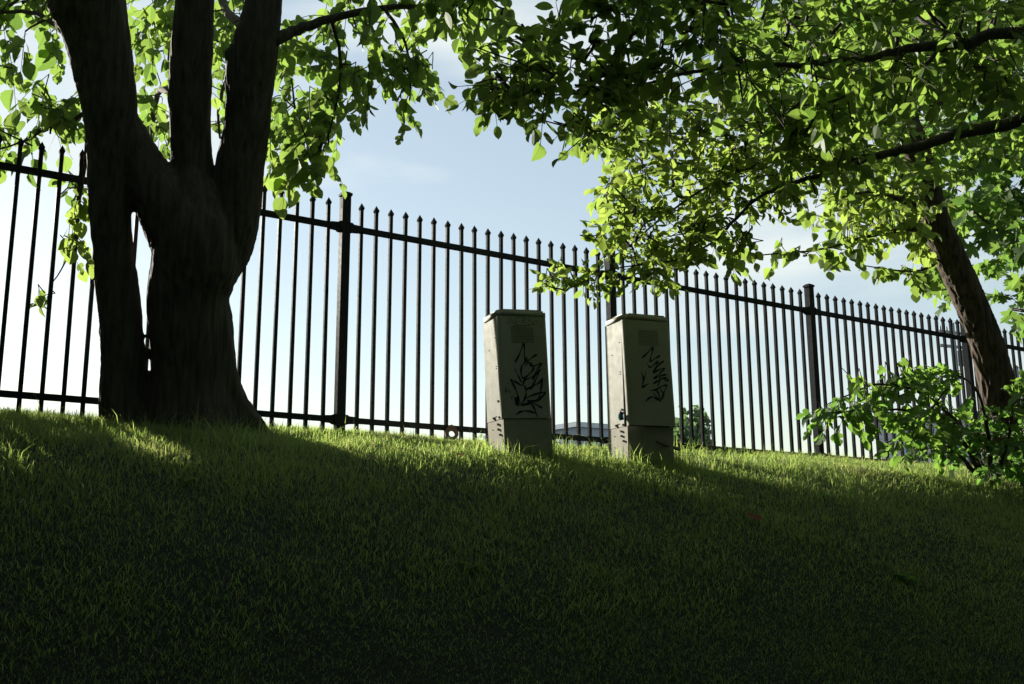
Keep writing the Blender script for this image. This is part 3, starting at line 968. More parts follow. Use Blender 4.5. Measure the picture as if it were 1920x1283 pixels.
# ------------------------------------------------------------------ the tree with several stems on the left
def build_left_tree():
    g = ground_at(335, 803)
    root = thing("multi_stem_tree", "dark tree forking into several thick stems on the crest at left", "tree", g)
    d0 = float(g @ FW)
    A = limb_nodes([(250, 850, 125), (243, 800, 108), (236, 740, 88), (231, 650, 78), (222, 560, 74), (213, 480, 70), (208, 400, 73), (206, 330, 76), (205, 270, 80), (205, 200, 96), (192, 120, 108), (180, 60, 118), (163, 0, 136), (150, -90, 128), (128, -260, 110), (100, -520, 80), (80, -800, 50)], 5, d0 - 0.12)
    B = limb_nodes([(380, 870, 230), (374, 800, 205), (368, 745, 172), (364, 690, 152), (357, 610, 152), (355, 550, 148), (368, 490, 158), (367, 440, 150), (366, 395, 120), (364, 355, 80), (362, 320, 40)], 5, d0)
    flare = limb_nodes([(412, 600, 30), (416, 660, 40), (424, 710, 46), (440, 755, 50), (462, 790, 52), (495, 830, 44), (530, 870, 30)], 5, d0 - 0.05)
    flare2 = limb_nodes([(315, 720, 30), (305, 765, 60), (292, 805, 90), (275, 850, 110)], 5, d0)
    Ee = limb_nodes([(356, 540, 70), (340, 455, 112), (310, 388, 108), (278, 335, 96), (248, 285, 84), (222, 230, 72)], 5, d0 - 0.03)
    C = limb_nodes([(362, 560, 60), (366, 480, 92), (364, 400, 96), (360, 320, 76), (357, 230, 71), (356, 160, 77), (361, 80, 73), (366, 0, 69), (372, -150, 66), (385, -400, 50), (410, -700, 30)], 5, d0 + 0.06)
    Dl = limb_nodes([(376, 610, 50), (396, 530, 80), (420, 460, 104), (438, 395, 98), (449, 320, 86), (461, 250, 82), (466, 200, 80), (470, 140, 86), (480, 80, 80), (491, 30, 70), (496, 0, 65), (508, -150, 60), (545, -400, 45), (600, -700, 25)], 5, d0 + 0.1)
    knob = limb_nodes([(462, 125, 30), (440, 105, 40), (428, 98, 24)], 4, d0 + 0.1)
    trunk_mesh("trunk", [A, B, flare, flare2, Ee, C, Dl, knob], M_bark1, 0.0125, 0.010, 0.011, 30, root)
    cr = Crown(root, M_leaf_left, 21)
    bs = [[(512, 78, 26, d0 + .1), (560, 55, 20, d0 + .2), (610, 38, 16, d0 + .3), (700, 19, 12, d0 + .4), (800, 11, 9, d0 + .5), (905, 8, 5, d0 + .5)],
          [(620, 36, 8, d0 + .3), (640, 120, 6, d0 + .5), (625, 220, 4, d0 + .6), (600, 300, 3, d0 + .7)],
          [(720, 16, 7, d0 + .4), (760, 80, 5, d0 + .5), (770, 160, 4, d0 + .5), (765, 200, 3, d0 + .6)],
          [(480, 60, 22, d0 + .1), (430, 30, 16, d0 + .8), (410, -60, 12, d0 + 1.5), (420, -200, 9, d0 + 1.9)],
          [(360, 200, 18, d0 + .06), (300, 170, 12, d0 + .6), (285, 240, 8, d0 + 1.0), (282, 310, 4, d0 + 1.2)],
          [(165, 60, 20, d0 - .1), (100, 40, 12, d0 + .2), (40, 20, 8, d0 + .4), (-60, 30, 5, d0 + .5)],
          [(190, 210, 12, d0 - .1), (110, 230, 6, d0 + .2), (50, 262, 4, d0 + .3), (-30, 290, 3, d0 + .4)],
          [(460, 110, 14, d0 + .1), (435, 130, 9, d0 + .7), (410, 200, 6, d0 + 1.1), (412, 260, 4, d0 + 1.3)],
          [(165, 255, 10, d0 - .1), (158, 320, 6, d0), (146, 400, 4, d0 + .05), (128, 480, 3, d0 + .05), (92, 540, 2, d0 + .05)],
          [(508, -150, 30, d0 + .1), (640, -200, 20, d0 + .6), (820, -220, 12, d0 + 1)],
          [(140, -200, 40, d0 - .1), (0, -300, 26, d0 + .3), (-200, -330, 14, d0 + .6)],
          [(372, -150, 30, d0), (420, -320, 22, d0 - .8), (480, -420, 14, d0 - 1.6)],
          [(128, -260, 30, d0 - .1), (60, -420, 22, d0 - .9), (0, -560, 14, d0 - 1.7)]]
    for b in bs:
        P, R = limb_nodes(b, 5)
        branch(root, P, R)
        cr.attach(P)
    for L in (A, C, Dl):
        cr.attach(L[0][-25:])
    K = ["round", "round", "oval", "mitten"]
    S = 0.116
    # left of the stems
    cr.region([(-40, -30), (150, -30), (120, 60), (110, 110), (60, 150), (-40, 150)], 15, d0 - .2, d0 + .8, S, K, 0.75, 0.34, 8)
    cr.region([(-40, 150), (60, 140), (165, 200), (165, 260), (80, 250), (-40, 250)], 10, d0 - .1, d0 + .9, S * .9, K, 0.75, 0.34, 8)
    cr.region([(60, 150), (168, 190), (168, 250), (90, 235)], 10, d0, d0 + .9, S * .8, K, 0.6, 0.28, 8)
    cr.region([(-40, 240), (70, 255), (60, 300), (-40, 310)], 4, d0 - .1, d0 + .3, S * 1.1, K, 0.95, 0.3, 4)
    cr.region([(120, 260), (168, 260), (168, 330), (130, 350)], 3, d0, d0 + .4, S * .8, K, 0.8, 0.25, 5)
    cr.region([(140, 340), (166, 340), (160, 475), (122, 485)], 7, d0 - .05, d0 + .15, S * .8, K, 0.9, 0.2, 6, (0.9, 1.0), up=0.2)  # top tints paint in the backlit yellow of this hanging sprig
    cr.region([(72, 545), (98, 545), (94, 560), (80, 562)], 2, d0, d0 + .1, S * .75, K, 1.0, 0.12, 5, (0.95, 1.0), up=0.2)
    # between the stems
    cr.region([(225, -40), (345, -40), (330, 120), (330, 290), (310, 300), (262, 230), (235, 120)], 32, d0 + .3, d0 + 2.4, S * .85, K, 0.7, 0.34, 9)
    cr.region([(395, -40), (470, -40), (455, 50), (428, 80), (425, 280), (400, 280), (396, 120)], 20, d0 + .5, d0 + 2.4, S * .8, K, 0.7, 0.32, 9)
    # right of the stems
    cr.region([(508, 60), (600, 50), (650, 120), (640, 200), (610, 300), (560, 320), (500, 300), (505, 180)], 37, d0 + .1, d0 + 1.9, S * .85, K, 0.75, 0.34, 9)
    cr.region([(560, 20), (780, 5), (830, 60), (800, 110), (640, 130), (560, 60)], 17, d0 + .2, d0 + 1.1, S * .8, K, 0.7, 0.34, 8)
    cr.region([(690, 100), (800, 80), (825, 150), (800, 190), (740, 200), (690, 170)], 14, d0 + .3, d0 + .9, S * .85, K, 0.8, 0.32, 8)
    cr.region([(590, 120), (690, 120), (680, 180), (640, 230), (600, 240)], 13, d0 + .3, d0 + 1.2, S * .85, K, 0.75, 0.32, 8)
    cr.region([(515, 260), (610, 250), (600, 330), (540, 340)], 9, d0 + .3, d0 + .7, S * 1.0, K, 0.95, 0.3, 6, (0.4, 0.9))
    cr.region([(780, -40), (960, -40), (950, 40), (900, 80), (830, 40)], 17, d0 - .1, d0 + .8, S * 1.0, K, 0.75, 0.34, 8, (0.3, 0.8))
    cr.region([(545, -60), (900, -60), (860, 5), (640, 12)], 20, d0, d0 + 1.4, S * .9, K, 0.7, 0.34, 8)
    # the crown above and around the picture
    cr.region([(-500, -1000), (1100, -1000), (1100, -100), (500, -120), (-60, -120), (-500, 60)], 330, d0 - 1.2, d0 + 2.6, S * 1.15, ["oval"], 0.5, 0.4, 9)
    cr.region([(-600, -900), (900, -900), (900, -150), (-100, -150), (-600, 0)], 220, d0 + 2.4, d0 + 5.5, S * 1.3, ["oval"], 0.5, 0.45, 9)  # extra unseen boughs on the sun side, added to shade the near bough
    cr.region([(-300, -1500), (1300, -1500), (1300, -420), (-300, -420)], 200, d0 - 2.5, d0 - 0.6, S * 1.2, ["oval"], 0.5, 0.45, 9)
    cr.region([(-420, -60), (-60, -40), (-60, 230), (-420, 200)], 50, d0 - 1.2, d0 + 1.5, S * 1.1, ["oval"], 0.6, 0.4, 9)
    cr.finish(300)
    return root
build_left_tree()

# ------------------------------------------------------------------ leaning tree on the right
def build_right_tree():
    g = ground_at(1890, 893)
    root = thing("leaning_tree", "furrowed tree on the right, its trunk leaning and curving left over the fence", "tree", g)
    d = float(g @ FW)
    T = limb_nodes([(1925, 960, 120), (1900, 890, 98), (1887, 840, 80), (1879, 790, 71), (1871, 740, 66), (1864, 700, 62), (1848, 640, 58), (1829, 590, 56), (1812, 550, 55), (1794, 510, 54), (1776, 470, 53), (1759, 430, 51), (1748, 390, 47), (1739, 345, 42), (1728, 300, 38)], 5, d)
    F1 = limb_nodes([(1732, 320, 40, d), (1712, 280, 36, d), (1688, 255, 32, d), (1655, 220, 28, d), (1622, 185, 24, d), (1590, 130, 20, d), (1560, 60, 16, d), (1540, -80, 12, d), (1520, -300, 8, d)], 5)
    F2 = limb_nodes([(1730, 310, 40, d), (1718, 260, 34, d + .1), (1700, 210, 32, d + .2), (1690, 150, 30, d + .2), (1690, 60, 27, d + .2), (1690, -60, 24, d + .2), (1700, -300, 16, d + .2), (1710, -600, 8, d + .2)], 5)
    trunk_mesh("trunk", [T, F1, F2], M_bark2, 0.0115, 0.013, 0.009, 26, root)
    cr = Crown(root, M_leaf_right, 31)
    bs = [[(1740, 425, 16, d), (1690, 432, 10, d - .2), (1620, 445, 7, d - .4), (1540, 468, 4, d - .5), (1430, 478, 2.5, d - .6)],
          [(1745, 400, 14, d), (1700, 380, 9, d - .3), (1640, 360, 6, d - .5), (1580, 370, 4, d - .7)],
          [(1770, 480, 8, d), (1735, 505, 5, d - .1), (1690, 508, 3.5, d - .2), (1620, 498, 2, d - .3)],
          [(1690, 255, 16, d), (1600, 240, 12, d - .5), (1500, 210, 8, d - 1.0), (1420, 200, 5, d - 1.3)],
          [(1690, 150, 16, d + .2), (1780, 100, 12, d), (1880, 60, 8, d - .2)],
          [(1700, 200, 14, d + .2), (1790, 190, 10, d + .3), (1900, 150, 7, d + .3)],
          [(1620, 180, 12, d), (1540, 120, 9, d - .3), (1450, 60, 6, d - .4)],
          [(1690, 20, 14, d + .2), (1620, -120, 10, d), (1500, -220, 7, d - .2)],
          [(1700, -200, 14, d + .2), (1820, -300, 10, d - .2), (1980, -360, 7, d - .5)]]
    for b in bs:
        P, R = limb_nodes(b, 5)
        branch(root, P, R, M_bark2); cr.attach(P)
    for L in (F1, F2):
        cr.attach(L[0][10:])
    O = ["oval", "round"]
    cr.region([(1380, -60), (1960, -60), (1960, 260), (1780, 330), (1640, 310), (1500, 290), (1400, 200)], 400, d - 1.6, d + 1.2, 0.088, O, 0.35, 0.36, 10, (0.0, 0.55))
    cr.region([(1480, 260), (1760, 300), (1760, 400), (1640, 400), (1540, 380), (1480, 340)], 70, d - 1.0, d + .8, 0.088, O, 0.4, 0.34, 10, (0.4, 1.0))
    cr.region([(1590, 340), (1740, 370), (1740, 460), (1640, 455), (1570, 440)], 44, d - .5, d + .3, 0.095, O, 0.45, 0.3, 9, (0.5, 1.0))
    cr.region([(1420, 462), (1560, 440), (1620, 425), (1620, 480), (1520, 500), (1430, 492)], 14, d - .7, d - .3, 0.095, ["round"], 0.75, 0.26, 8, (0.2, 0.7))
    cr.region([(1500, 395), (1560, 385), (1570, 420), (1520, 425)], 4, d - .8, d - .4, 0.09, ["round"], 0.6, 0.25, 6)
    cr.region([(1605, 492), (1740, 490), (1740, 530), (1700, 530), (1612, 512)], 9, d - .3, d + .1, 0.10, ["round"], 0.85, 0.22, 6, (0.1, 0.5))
    cr.region([(1200, -700), (2300, -700), (2300, -60), (1200, -60)], 240, d - 2.5, d + 2, 0.12, ["oval"], 0.4, 0.42, 9)
    cr.finish(300)
build_right_tree()

# ------------------------------------------------------------------ tree outside the frame whose boughs reach in
def build_overhang():
    bx, by = 4.3, 5.0
    g = np.array([bx, by, gxy(bx, by)])
    root = thing("overhanging_tree", "tree standing outside the right edge, its dark boughs reaching across the sky", "tree", g)
    top = [g + np.array([0, 0, -0.3]), g + np.array([0.02, 0.02, 0.6]), g + np.array([0.0, 0.1, 1.6]), g + np.array([-0.1, 0.15, 2.6]), g + np.array([-0.1, 0.2, 3.8]), g + np.array([0.1, 0.3, 5.2]), g + np.array([0.2, 0.4, 7.0])]
    A = smooth_path([[*p, r] for p, r in zip(top, [0.26, 0.2, 0.17, 0.16, 0.13, 0.09, 0.04])], 5)
    T = (A[:, :3], A[:, 3])
    trunk_mesh("trunk", [T], M_bark1, 0.02, 0.008, 0.014, 24, root)
    cr = Crown(root, M_leaf_right, 41)
    j1, j2 = g + np.array([-0.05, 0.12, 2.1]), g + np.array([-0.1, 0.15, 2.9])
    def limb(start, rows, r0):
        P, R = limb_nodes(rows, 6)
        a = np.linspace(0, 1, 6)[:-1, None]
        S = np.asarray(start) * (1 - a) + P[0] * a + np.array([0, 0, 1.0]) * (np.sin(a * math.pi) * 0.06)
        P = np.vstack([S, P]); R = np.concatenate([np.linspace(r0, R[0], 6)[:-1], R])
        branch(root, P, R, M_bark1); cr.attach(P[5:])
    limb(j2, [(1925, 58, 24, 4.9), (1800, 80, 20, 4.9), (1700, 95, 17, 4.9), (1600, 112, 13, 4.9), (1500, 122, 11, 4.9), (1400, 124, 9, 4.9), (1300, 135, 7, 4.9), (1180, 163, 5, 4.9), (1060, 178, 3.5, 4.8), (960, 172, 2.5, 4.8)], 0.06)
    limb(j1, [(1925, 222, 28, 5.9), (1800, 252, 23, 6.1), (1700, 280, 19, 6.3), (1640, 293, 15, 6.4), (1560, 299, 11, 6.5), (1500, 292, 9, 6.6), (1420, 308, 7, 6.7), (1340, 343, 5.5, 6.7), (1250, 402, 4, 6.7), (1170, 470, 3, 6.7)], 0.07)
    for rows in ([(1640, 294, 11, 6.4), (1560, 322, 10, 6.3), (1480, 347, 8, 6.3), (1420, 372, 7, 6.4), (1370, 420, 6, 6.5), (1335, 455, 4.5, 6.5), (1260, 490, 3.5, 6.5), (1150, 505, 2.5, 6.4), (1060, 545, 1.6, 6.4)],
                 [(1400, 124, 8, 4.9), (1345, 85, 6, 5.0), (1280, 55, 4, 5.2), (1180, 40, 3, 5.2)],
                 [(1560, 116, 8, 4.9), (1500, 60, 6, 5.3), (1440, 0, 4, 5.6), (1380, -60, 3, 5.8)],
                 [(1180, 163, 5, 4.9), (1100, 120, 3.5, 4.9), (1000, 90, 2.5, 4.9)],
                 [(1420, 308, 6, 6.7), (1360, 270, 5, 6.9), (1280, 250, 4, 7.0), (1190, 260, 2.5, 7.0)],
                 [(1500, 292, 6, 6.6), (1430, 250, 5, 6.8), (1350, 200, 4, 6.9), (1280, 190, 3, 6.9)],
                 [(1800, 80, 10, 4.9), (1700, 20, 8, 5.2), (1620, -50, 5, 5.4)],
                 [(1700, 95, 8, 4.9), (1640, 150, 6, 5.2), (1560, 190, 4, 5.4), (1480, 200, 3, 5.5)]):
        P, R = limb_nodes(rows, 6)
        branch(root, P, R, M_bark1); cr.attach(P)
    O = ["oval"]
    S = 0.069
    # near dark bough, its shade deepened by low leaf tints
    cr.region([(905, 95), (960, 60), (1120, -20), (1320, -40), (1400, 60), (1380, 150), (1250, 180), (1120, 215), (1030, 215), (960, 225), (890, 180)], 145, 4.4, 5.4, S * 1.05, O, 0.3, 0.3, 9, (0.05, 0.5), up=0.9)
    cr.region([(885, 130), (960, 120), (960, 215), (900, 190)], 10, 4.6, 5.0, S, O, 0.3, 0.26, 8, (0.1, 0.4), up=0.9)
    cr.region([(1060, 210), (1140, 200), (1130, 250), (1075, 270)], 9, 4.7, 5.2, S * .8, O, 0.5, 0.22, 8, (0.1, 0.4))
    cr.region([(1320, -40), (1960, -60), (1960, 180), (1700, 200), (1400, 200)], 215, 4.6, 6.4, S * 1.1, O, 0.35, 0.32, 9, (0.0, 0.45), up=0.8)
    # middle boughs, their sunlit look helped along by higher leaf tints
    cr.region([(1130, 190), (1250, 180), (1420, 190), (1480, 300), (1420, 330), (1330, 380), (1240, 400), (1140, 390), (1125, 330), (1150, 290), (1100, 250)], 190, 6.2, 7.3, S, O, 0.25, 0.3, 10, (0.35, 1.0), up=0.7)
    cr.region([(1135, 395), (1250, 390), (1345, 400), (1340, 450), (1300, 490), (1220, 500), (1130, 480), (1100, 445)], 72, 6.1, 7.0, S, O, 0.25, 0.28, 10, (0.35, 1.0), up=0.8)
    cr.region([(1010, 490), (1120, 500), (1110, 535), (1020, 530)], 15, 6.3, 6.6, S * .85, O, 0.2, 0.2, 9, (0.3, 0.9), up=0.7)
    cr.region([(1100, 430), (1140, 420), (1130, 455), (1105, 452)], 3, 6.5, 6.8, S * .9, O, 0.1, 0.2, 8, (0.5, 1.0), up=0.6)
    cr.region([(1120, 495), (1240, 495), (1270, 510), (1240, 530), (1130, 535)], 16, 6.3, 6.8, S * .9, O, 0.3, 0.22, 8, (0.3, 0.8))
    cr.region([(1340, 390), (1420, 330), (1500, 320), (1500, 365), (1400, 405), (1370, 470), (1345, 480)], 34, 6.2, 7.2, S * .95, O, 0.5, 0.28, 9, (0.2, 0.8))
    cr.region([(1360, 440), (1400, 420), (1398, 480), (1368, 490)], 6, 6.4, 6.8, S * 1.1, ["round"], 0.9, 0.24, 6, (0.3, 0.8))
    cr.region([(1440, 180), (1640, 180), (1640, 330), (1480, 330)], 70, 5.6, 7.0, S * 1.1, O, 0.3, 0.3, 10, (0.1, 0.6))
    # what goes on above and to the right of the picture
    cr.region([(900, -800), (2900, -800), (2900, 300), (2020, 300), (1990, -100), (900, -100)], 260, 4.4, 6.8, S * 1.5, O, 0.4, 0.42, 9)
    cr.region([(900, -1600), (2700, -1600), (2700, -450), (900, -450)], 200, 2.8, 5.0, S * 1.7, O, 0.4, 0.45, 9)
    cr.finish(300)
build_overhang()

# ------------------------------------------------------------------ maple behind the fence, shrub at the foot of the leaning tree
def build_maple():
    px, d = 2080, 12.2
    p = at(px, 900, d)
    g = np.array([p[0], p[1], gxy(p[0], p[1])])
    root = thing("maple_tree", "maple with pointed lobed leaves filling the right edge behind the leaning trunk", "tree", g)
    A = smooth_path([[*(g + np.array(o)), r] for o, r in (((0, 0, -.3), .2), ((0, 0, .8), .16), ((.05, .1, 2.2), .14), ((0, .1, 3.6), .11), ((-.1, .1, 5.2), .07), ((0, 0, 7.5), .03))], 5)
    trunk_mesh("trunk", [(A[:, :3], A[:, 3])], M_bark1, 0.022, 0.008, 0.01, 24, root)
    cr = Crown(root, M_leaf_maple, 51)
    for rows in ([(2070, 560, 22, d), (1990, 500, 14, d - .3), (1900, 450, 9, d - .6), (1830, 400, 5, d - .8)],
                 [(2070, 420, 22, d), (1960, 330, 14, d), (1850, 250, 9, d), (1760, 230, 5, d)],
                 [(2065, 640, 18, d), (1980, 600, 10, d - .6), (1900, 580, 6, d - 1)],
                 [(2070, 300, 20, d), (1980, 150, 14, d + .4), (1850, 60, 9, d + .6), (1700, 30, 6, d + .8)]):
        P, R = limb_nodes(rows, 5)
        branch(root, P, R); cr.attach(P)
    cr.attach(A[8:, :3])
    K = ["maple"]
    cr.region([(1800, 230), (1990, 230), (1990, 600), (1900, 600), (1880, 560), (1850, 500), (1800, 400)], 130, d - 1.6, d + .4, 0.15, K, 0.6, 0.36, 7, (0.1, 0.7), up=0.4)
    cr.region([(1900, 560), (2000, 560), (2000, 640), (1925, 625)], 10, d - 1.2, d, 0.15, K, 0.6, 0.34, 7, (0.1, 0.7), up=0.4)
    cr.region([(1650, 260), (1790, 300), (1800, 440), (1760, 470), (1690, 440), (1640, 380)], 45, d - .6, d + 1, 0.14, K, 0.6, 0.36, 7, (0.5, 1.0), up=0.4)
    cr.region([(1720, 470), (1790, 500), (1810, 560), (1770, 540)], 12, d - .8, d + .4, 0.13, K, 0.6, 0.3, 7, (0.4, 0.9), up=0.4)
    cr.region([(1560, -80), (2000, -80), (2000, 260), (1700, 280), (1560, 200)], 190, d - .6, d + 1.8, 0.15, K, 0.5, 0.4, 8, (0.0, 0.4), up=0.4)
    cr.region([(1600, -420), (2600, -420), (2600, 620), (2010, 640), (2000, -80), (1600, -80)], 180, d - 1.8, d + 2, 0.16, K, 0.5, 0.42, 8)
    cr.finish(300)
build_maple()

def build_shrub():
    g = ground_at(1850, 905)
    d = float(g @ FW)
    root = thing("leafy_shrub", "bright green shrub growing out from the foot of the leaning trunk", "shrub", g)
    cr = Crown(root, M_leaf_shrub, 61)
    for rows in ([(1850, 890, 12, d), (1800, 800, 8, d - .1), (1730, 740, 6, d - .2), (1650, 720, 4, d - .3), (1580, 745, 2.5, d - .3)],
                 [(1840, 890, 10, d), (1780, 790, 7, d - .2), (1700, 770, 5, d - .3), (1620, 770, 3, d - .3), (1540, 775, 2, d - .4)],
                 [(1830, 890, 10, d), (1770, 830, 6, d - .2), (1710, 820, 4, d - .3), (1660, 830, 2.5, d - .3)],
                 [(1860, 890, 10, d), (1850, 800, 7, d - .3), (1830, 730, 5, d - .4), (1790, 700, 3, d - .3)],
                 [(1870, 890, 10, d), (1890, 820, 6, d - .3), (1900, 760, 4, d - .4), (1915, 735, 2.5, d - .4)]):
        P, R = limb_nodes(rows, 5)
        branch(root, P, R, M_twig); cr.attach(P)
    K = ["oval", "mitten"]
    S = 0.085
    cr.region([(1570, 740), (1640, 700), (1730, 690), (1780, 710), (1800, 760), (1790, 820), (1700, 800), (1620, 780)], 38, d - .6, d + .1, S, K, 0.5, 0.30, 8, (0.1, 0.9), up=0.35)
    cr.region([(1525, 765), (1600, 750), (1630, 790), (1580, 800), (1530, 790)], 12, d - .6, d - .2, S * 1.05, K, 0.6, 0.30, 6, (0.1, 0.7), up=0.35)
    cr.region([(1650, 690), (1730, 675), (1790, 690), (1800, 720), (1660, 715)], 12, d - .5, d - .1, S * .95, K, 0.2, 0.26, 7, (0.2, 0.8))
    cr.region([(1660, 800), (1740, 800), (1800, 850), (1760, 860), (1690, 850)], 15, d - .6, d, S * .9, K, 0.5, 0.28, 7, (0.1, 0.7), up=0.35)
    cr.region([(1760, 740), (1940, 760), (1960, 890), (1860, 880), (1800, 850), (1770, 800)], 34, d - .45, d + .3, S * .85, K, 0.45, 0.3, 9, (0.0, 0.15), up=0.3)  # here and in the next region, lowest tints paint in the deep shade
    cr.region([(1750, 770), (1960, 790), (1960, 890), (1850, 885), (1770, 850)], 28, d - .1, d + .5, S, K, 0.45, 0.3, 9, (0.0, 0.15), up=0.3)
    cr.region([(1880, 715), (1960, 715), (1960, 770), (1890, 760)], 9, d - .6, d - .3, S * 1.05, K, 0.4, 0.26, 7, (0.2, 0.8))
    cr.region([(1960, 700), (2150, 720), (2200, 900), (1960, 890)], 60, d - .8, d + .2, S, ["oval"], 0.45, 0.3, 9)
    cr.finish(300)
build_shrub()

# a bushy young tree beyond the fence, just outside the left edge; it throws the shade at the left
def build_offleft():
    x, y = -6.4, 9.6
    g = np.array([x, y, gxy(x, y)])
    root = thing("young_tree", "bushy young tree beyond the fence outside the left edge", "tree", g)
    A = smooth_path([[*(g + np.array(o)), r] for o, r in (((0, 0, -.2), .12), ((0, 0, .8), .1), ((.05, 0, 1.8), .07), ((0, .05, 3.4), .03))], 5)
    trunk_mesh("trunk", [(A[:, :3], A[:, 3])], M_bark1, 0.02, 0.006, 0.008, 24, root)
    cr = Crown(root, M_leaf_left, 71)
    cr.attach(A[4:, :3])
    r = np.random.default_rng(5)
    for _ in range(170):
        a = r.normal(0, 1, 3); a /= np.linalg.norm(a)
        p = g + np.array([0, 0, 1.5]) + a * np.array([1.0, 1.0, 1.6]) * r.random() ** 0.4
        cr.tips.append(dict(p=p, size=0.12, kinds=["oval"], hang=0.5, L=0.4, nl=9, tint=(0.1, 0.5), up=0.6, dirn=None, spread=1.0))
    cr.finish(0)
build_offleft()

# ------------------------------------------------------------------ unseen trees added behind and beside the viewer, whose shade keeps the bank dark
def build_shade_trees():
    r = np.random.default_rng(17)
    n = 4200
    lobes = [(r.normal(0, .45, 3), r.uniform(.4, .65)) for _ in range(12)]
    pos = []
    for _ in range(n):
        c, q = lobes[int(r.integers(len(lobes)))]
        a = r.normal(0, 1, 3); a /= np.linalg.norm(a)
        a = c + a * q * r.random() ** 0.4
        pos.append([a[0] * 2.6, a[1] * 2.6, 5.2 + a[2] * 3.4])
    pos = np.array(pos)
    ax = norm(r.normal(0, 1, (n, 3))); nr = norm(np.cross(ax, norm(r.normal(0, 1, (n, 3))))); sd = np.cross(ax, nr)
    z = r.uniform(.4, .68, n)
    lv = np.array([(-.3, .3, 0), (0, 0, .05), (.3, .35, 0), (.12, .9, .1), (-.2, .85, .05)])
    G = pos[:, None] + (lv[None, :, :1] * sd[:, None] + lv[None, :, 1:2] * ax[:, None] + lv[None, :, 2:] * nr[:, None]) * z[:, None, None]
    o = np.arange(n, dtype=np.int32)[:, None] * 5
    me = big_mesh("crown", G.reshape(-1, 3), [(5, o + np.array([0, 1, 2, 3, 4], np.int32))], M_leaf_far)
    at_ = me.attributes.new("tint", "FLOAT", "POINT"); at_.data.foreach_set("value", np.repeat(r.random(n), 5).astype(np.float32))
    b = MB(); b.tube([(0, 0, -.3), (0.05, 0, 2), (0, 0.05, 4.5), (0.1, 0, 7)], [0.26, 0.2, 0.15, 0.05], 10)
    tm = b.mesh("trunk", M_bark1, True)
    for k, (x, y, sc) in enumerate([(-7.5, -6.5, 1.0), (-3.2, -8.5, 1.15), (1.5, -7.5, 1.0), (5.8, -7.0, 1.1), (9.5, -3.0, 1.0), (-9.5, -2.0, 1.05), (-6, -13, 1.3), (3, -13, 1.3), (10, -10, 1.3), (11.5, 2.0, 1.0), (-8.0, 2.2, 0.95), (-12, 4.0, 1.0), (8.5, 0.5, 1.0), (-10.5, 7.0, 1.0), (-14.5, 9.0, 1.1), (14.0, 7.0, 1.0), (0.3, -4.4, 1.0), (-5.6, 0.3, 0.95), (5.8, -1.2, 0.95), (-2.8, -5.6, 1.0), (3.2, -5.0, 1.0), (5.4, 1.4, 1.15), (8.6, 4.2, 1.2), (1.6, -5.2, 1.45), (4.8, -3.4, 1.4), (-3.6, -4.8, 1.35), (7.8, -4.5, 1.5)]):
        root = thing("shade_tree", "unseen shade tree added around the viewer to darken the bank", "tree", (x, y, gxy(x, y)), (0, 0, k * 1.3), "unseen shade trees around the viewer")
        root.scale = (sc, sc, sc)
        link("trunk", tm, root); link("crown", me, root)
build_shade_trees()

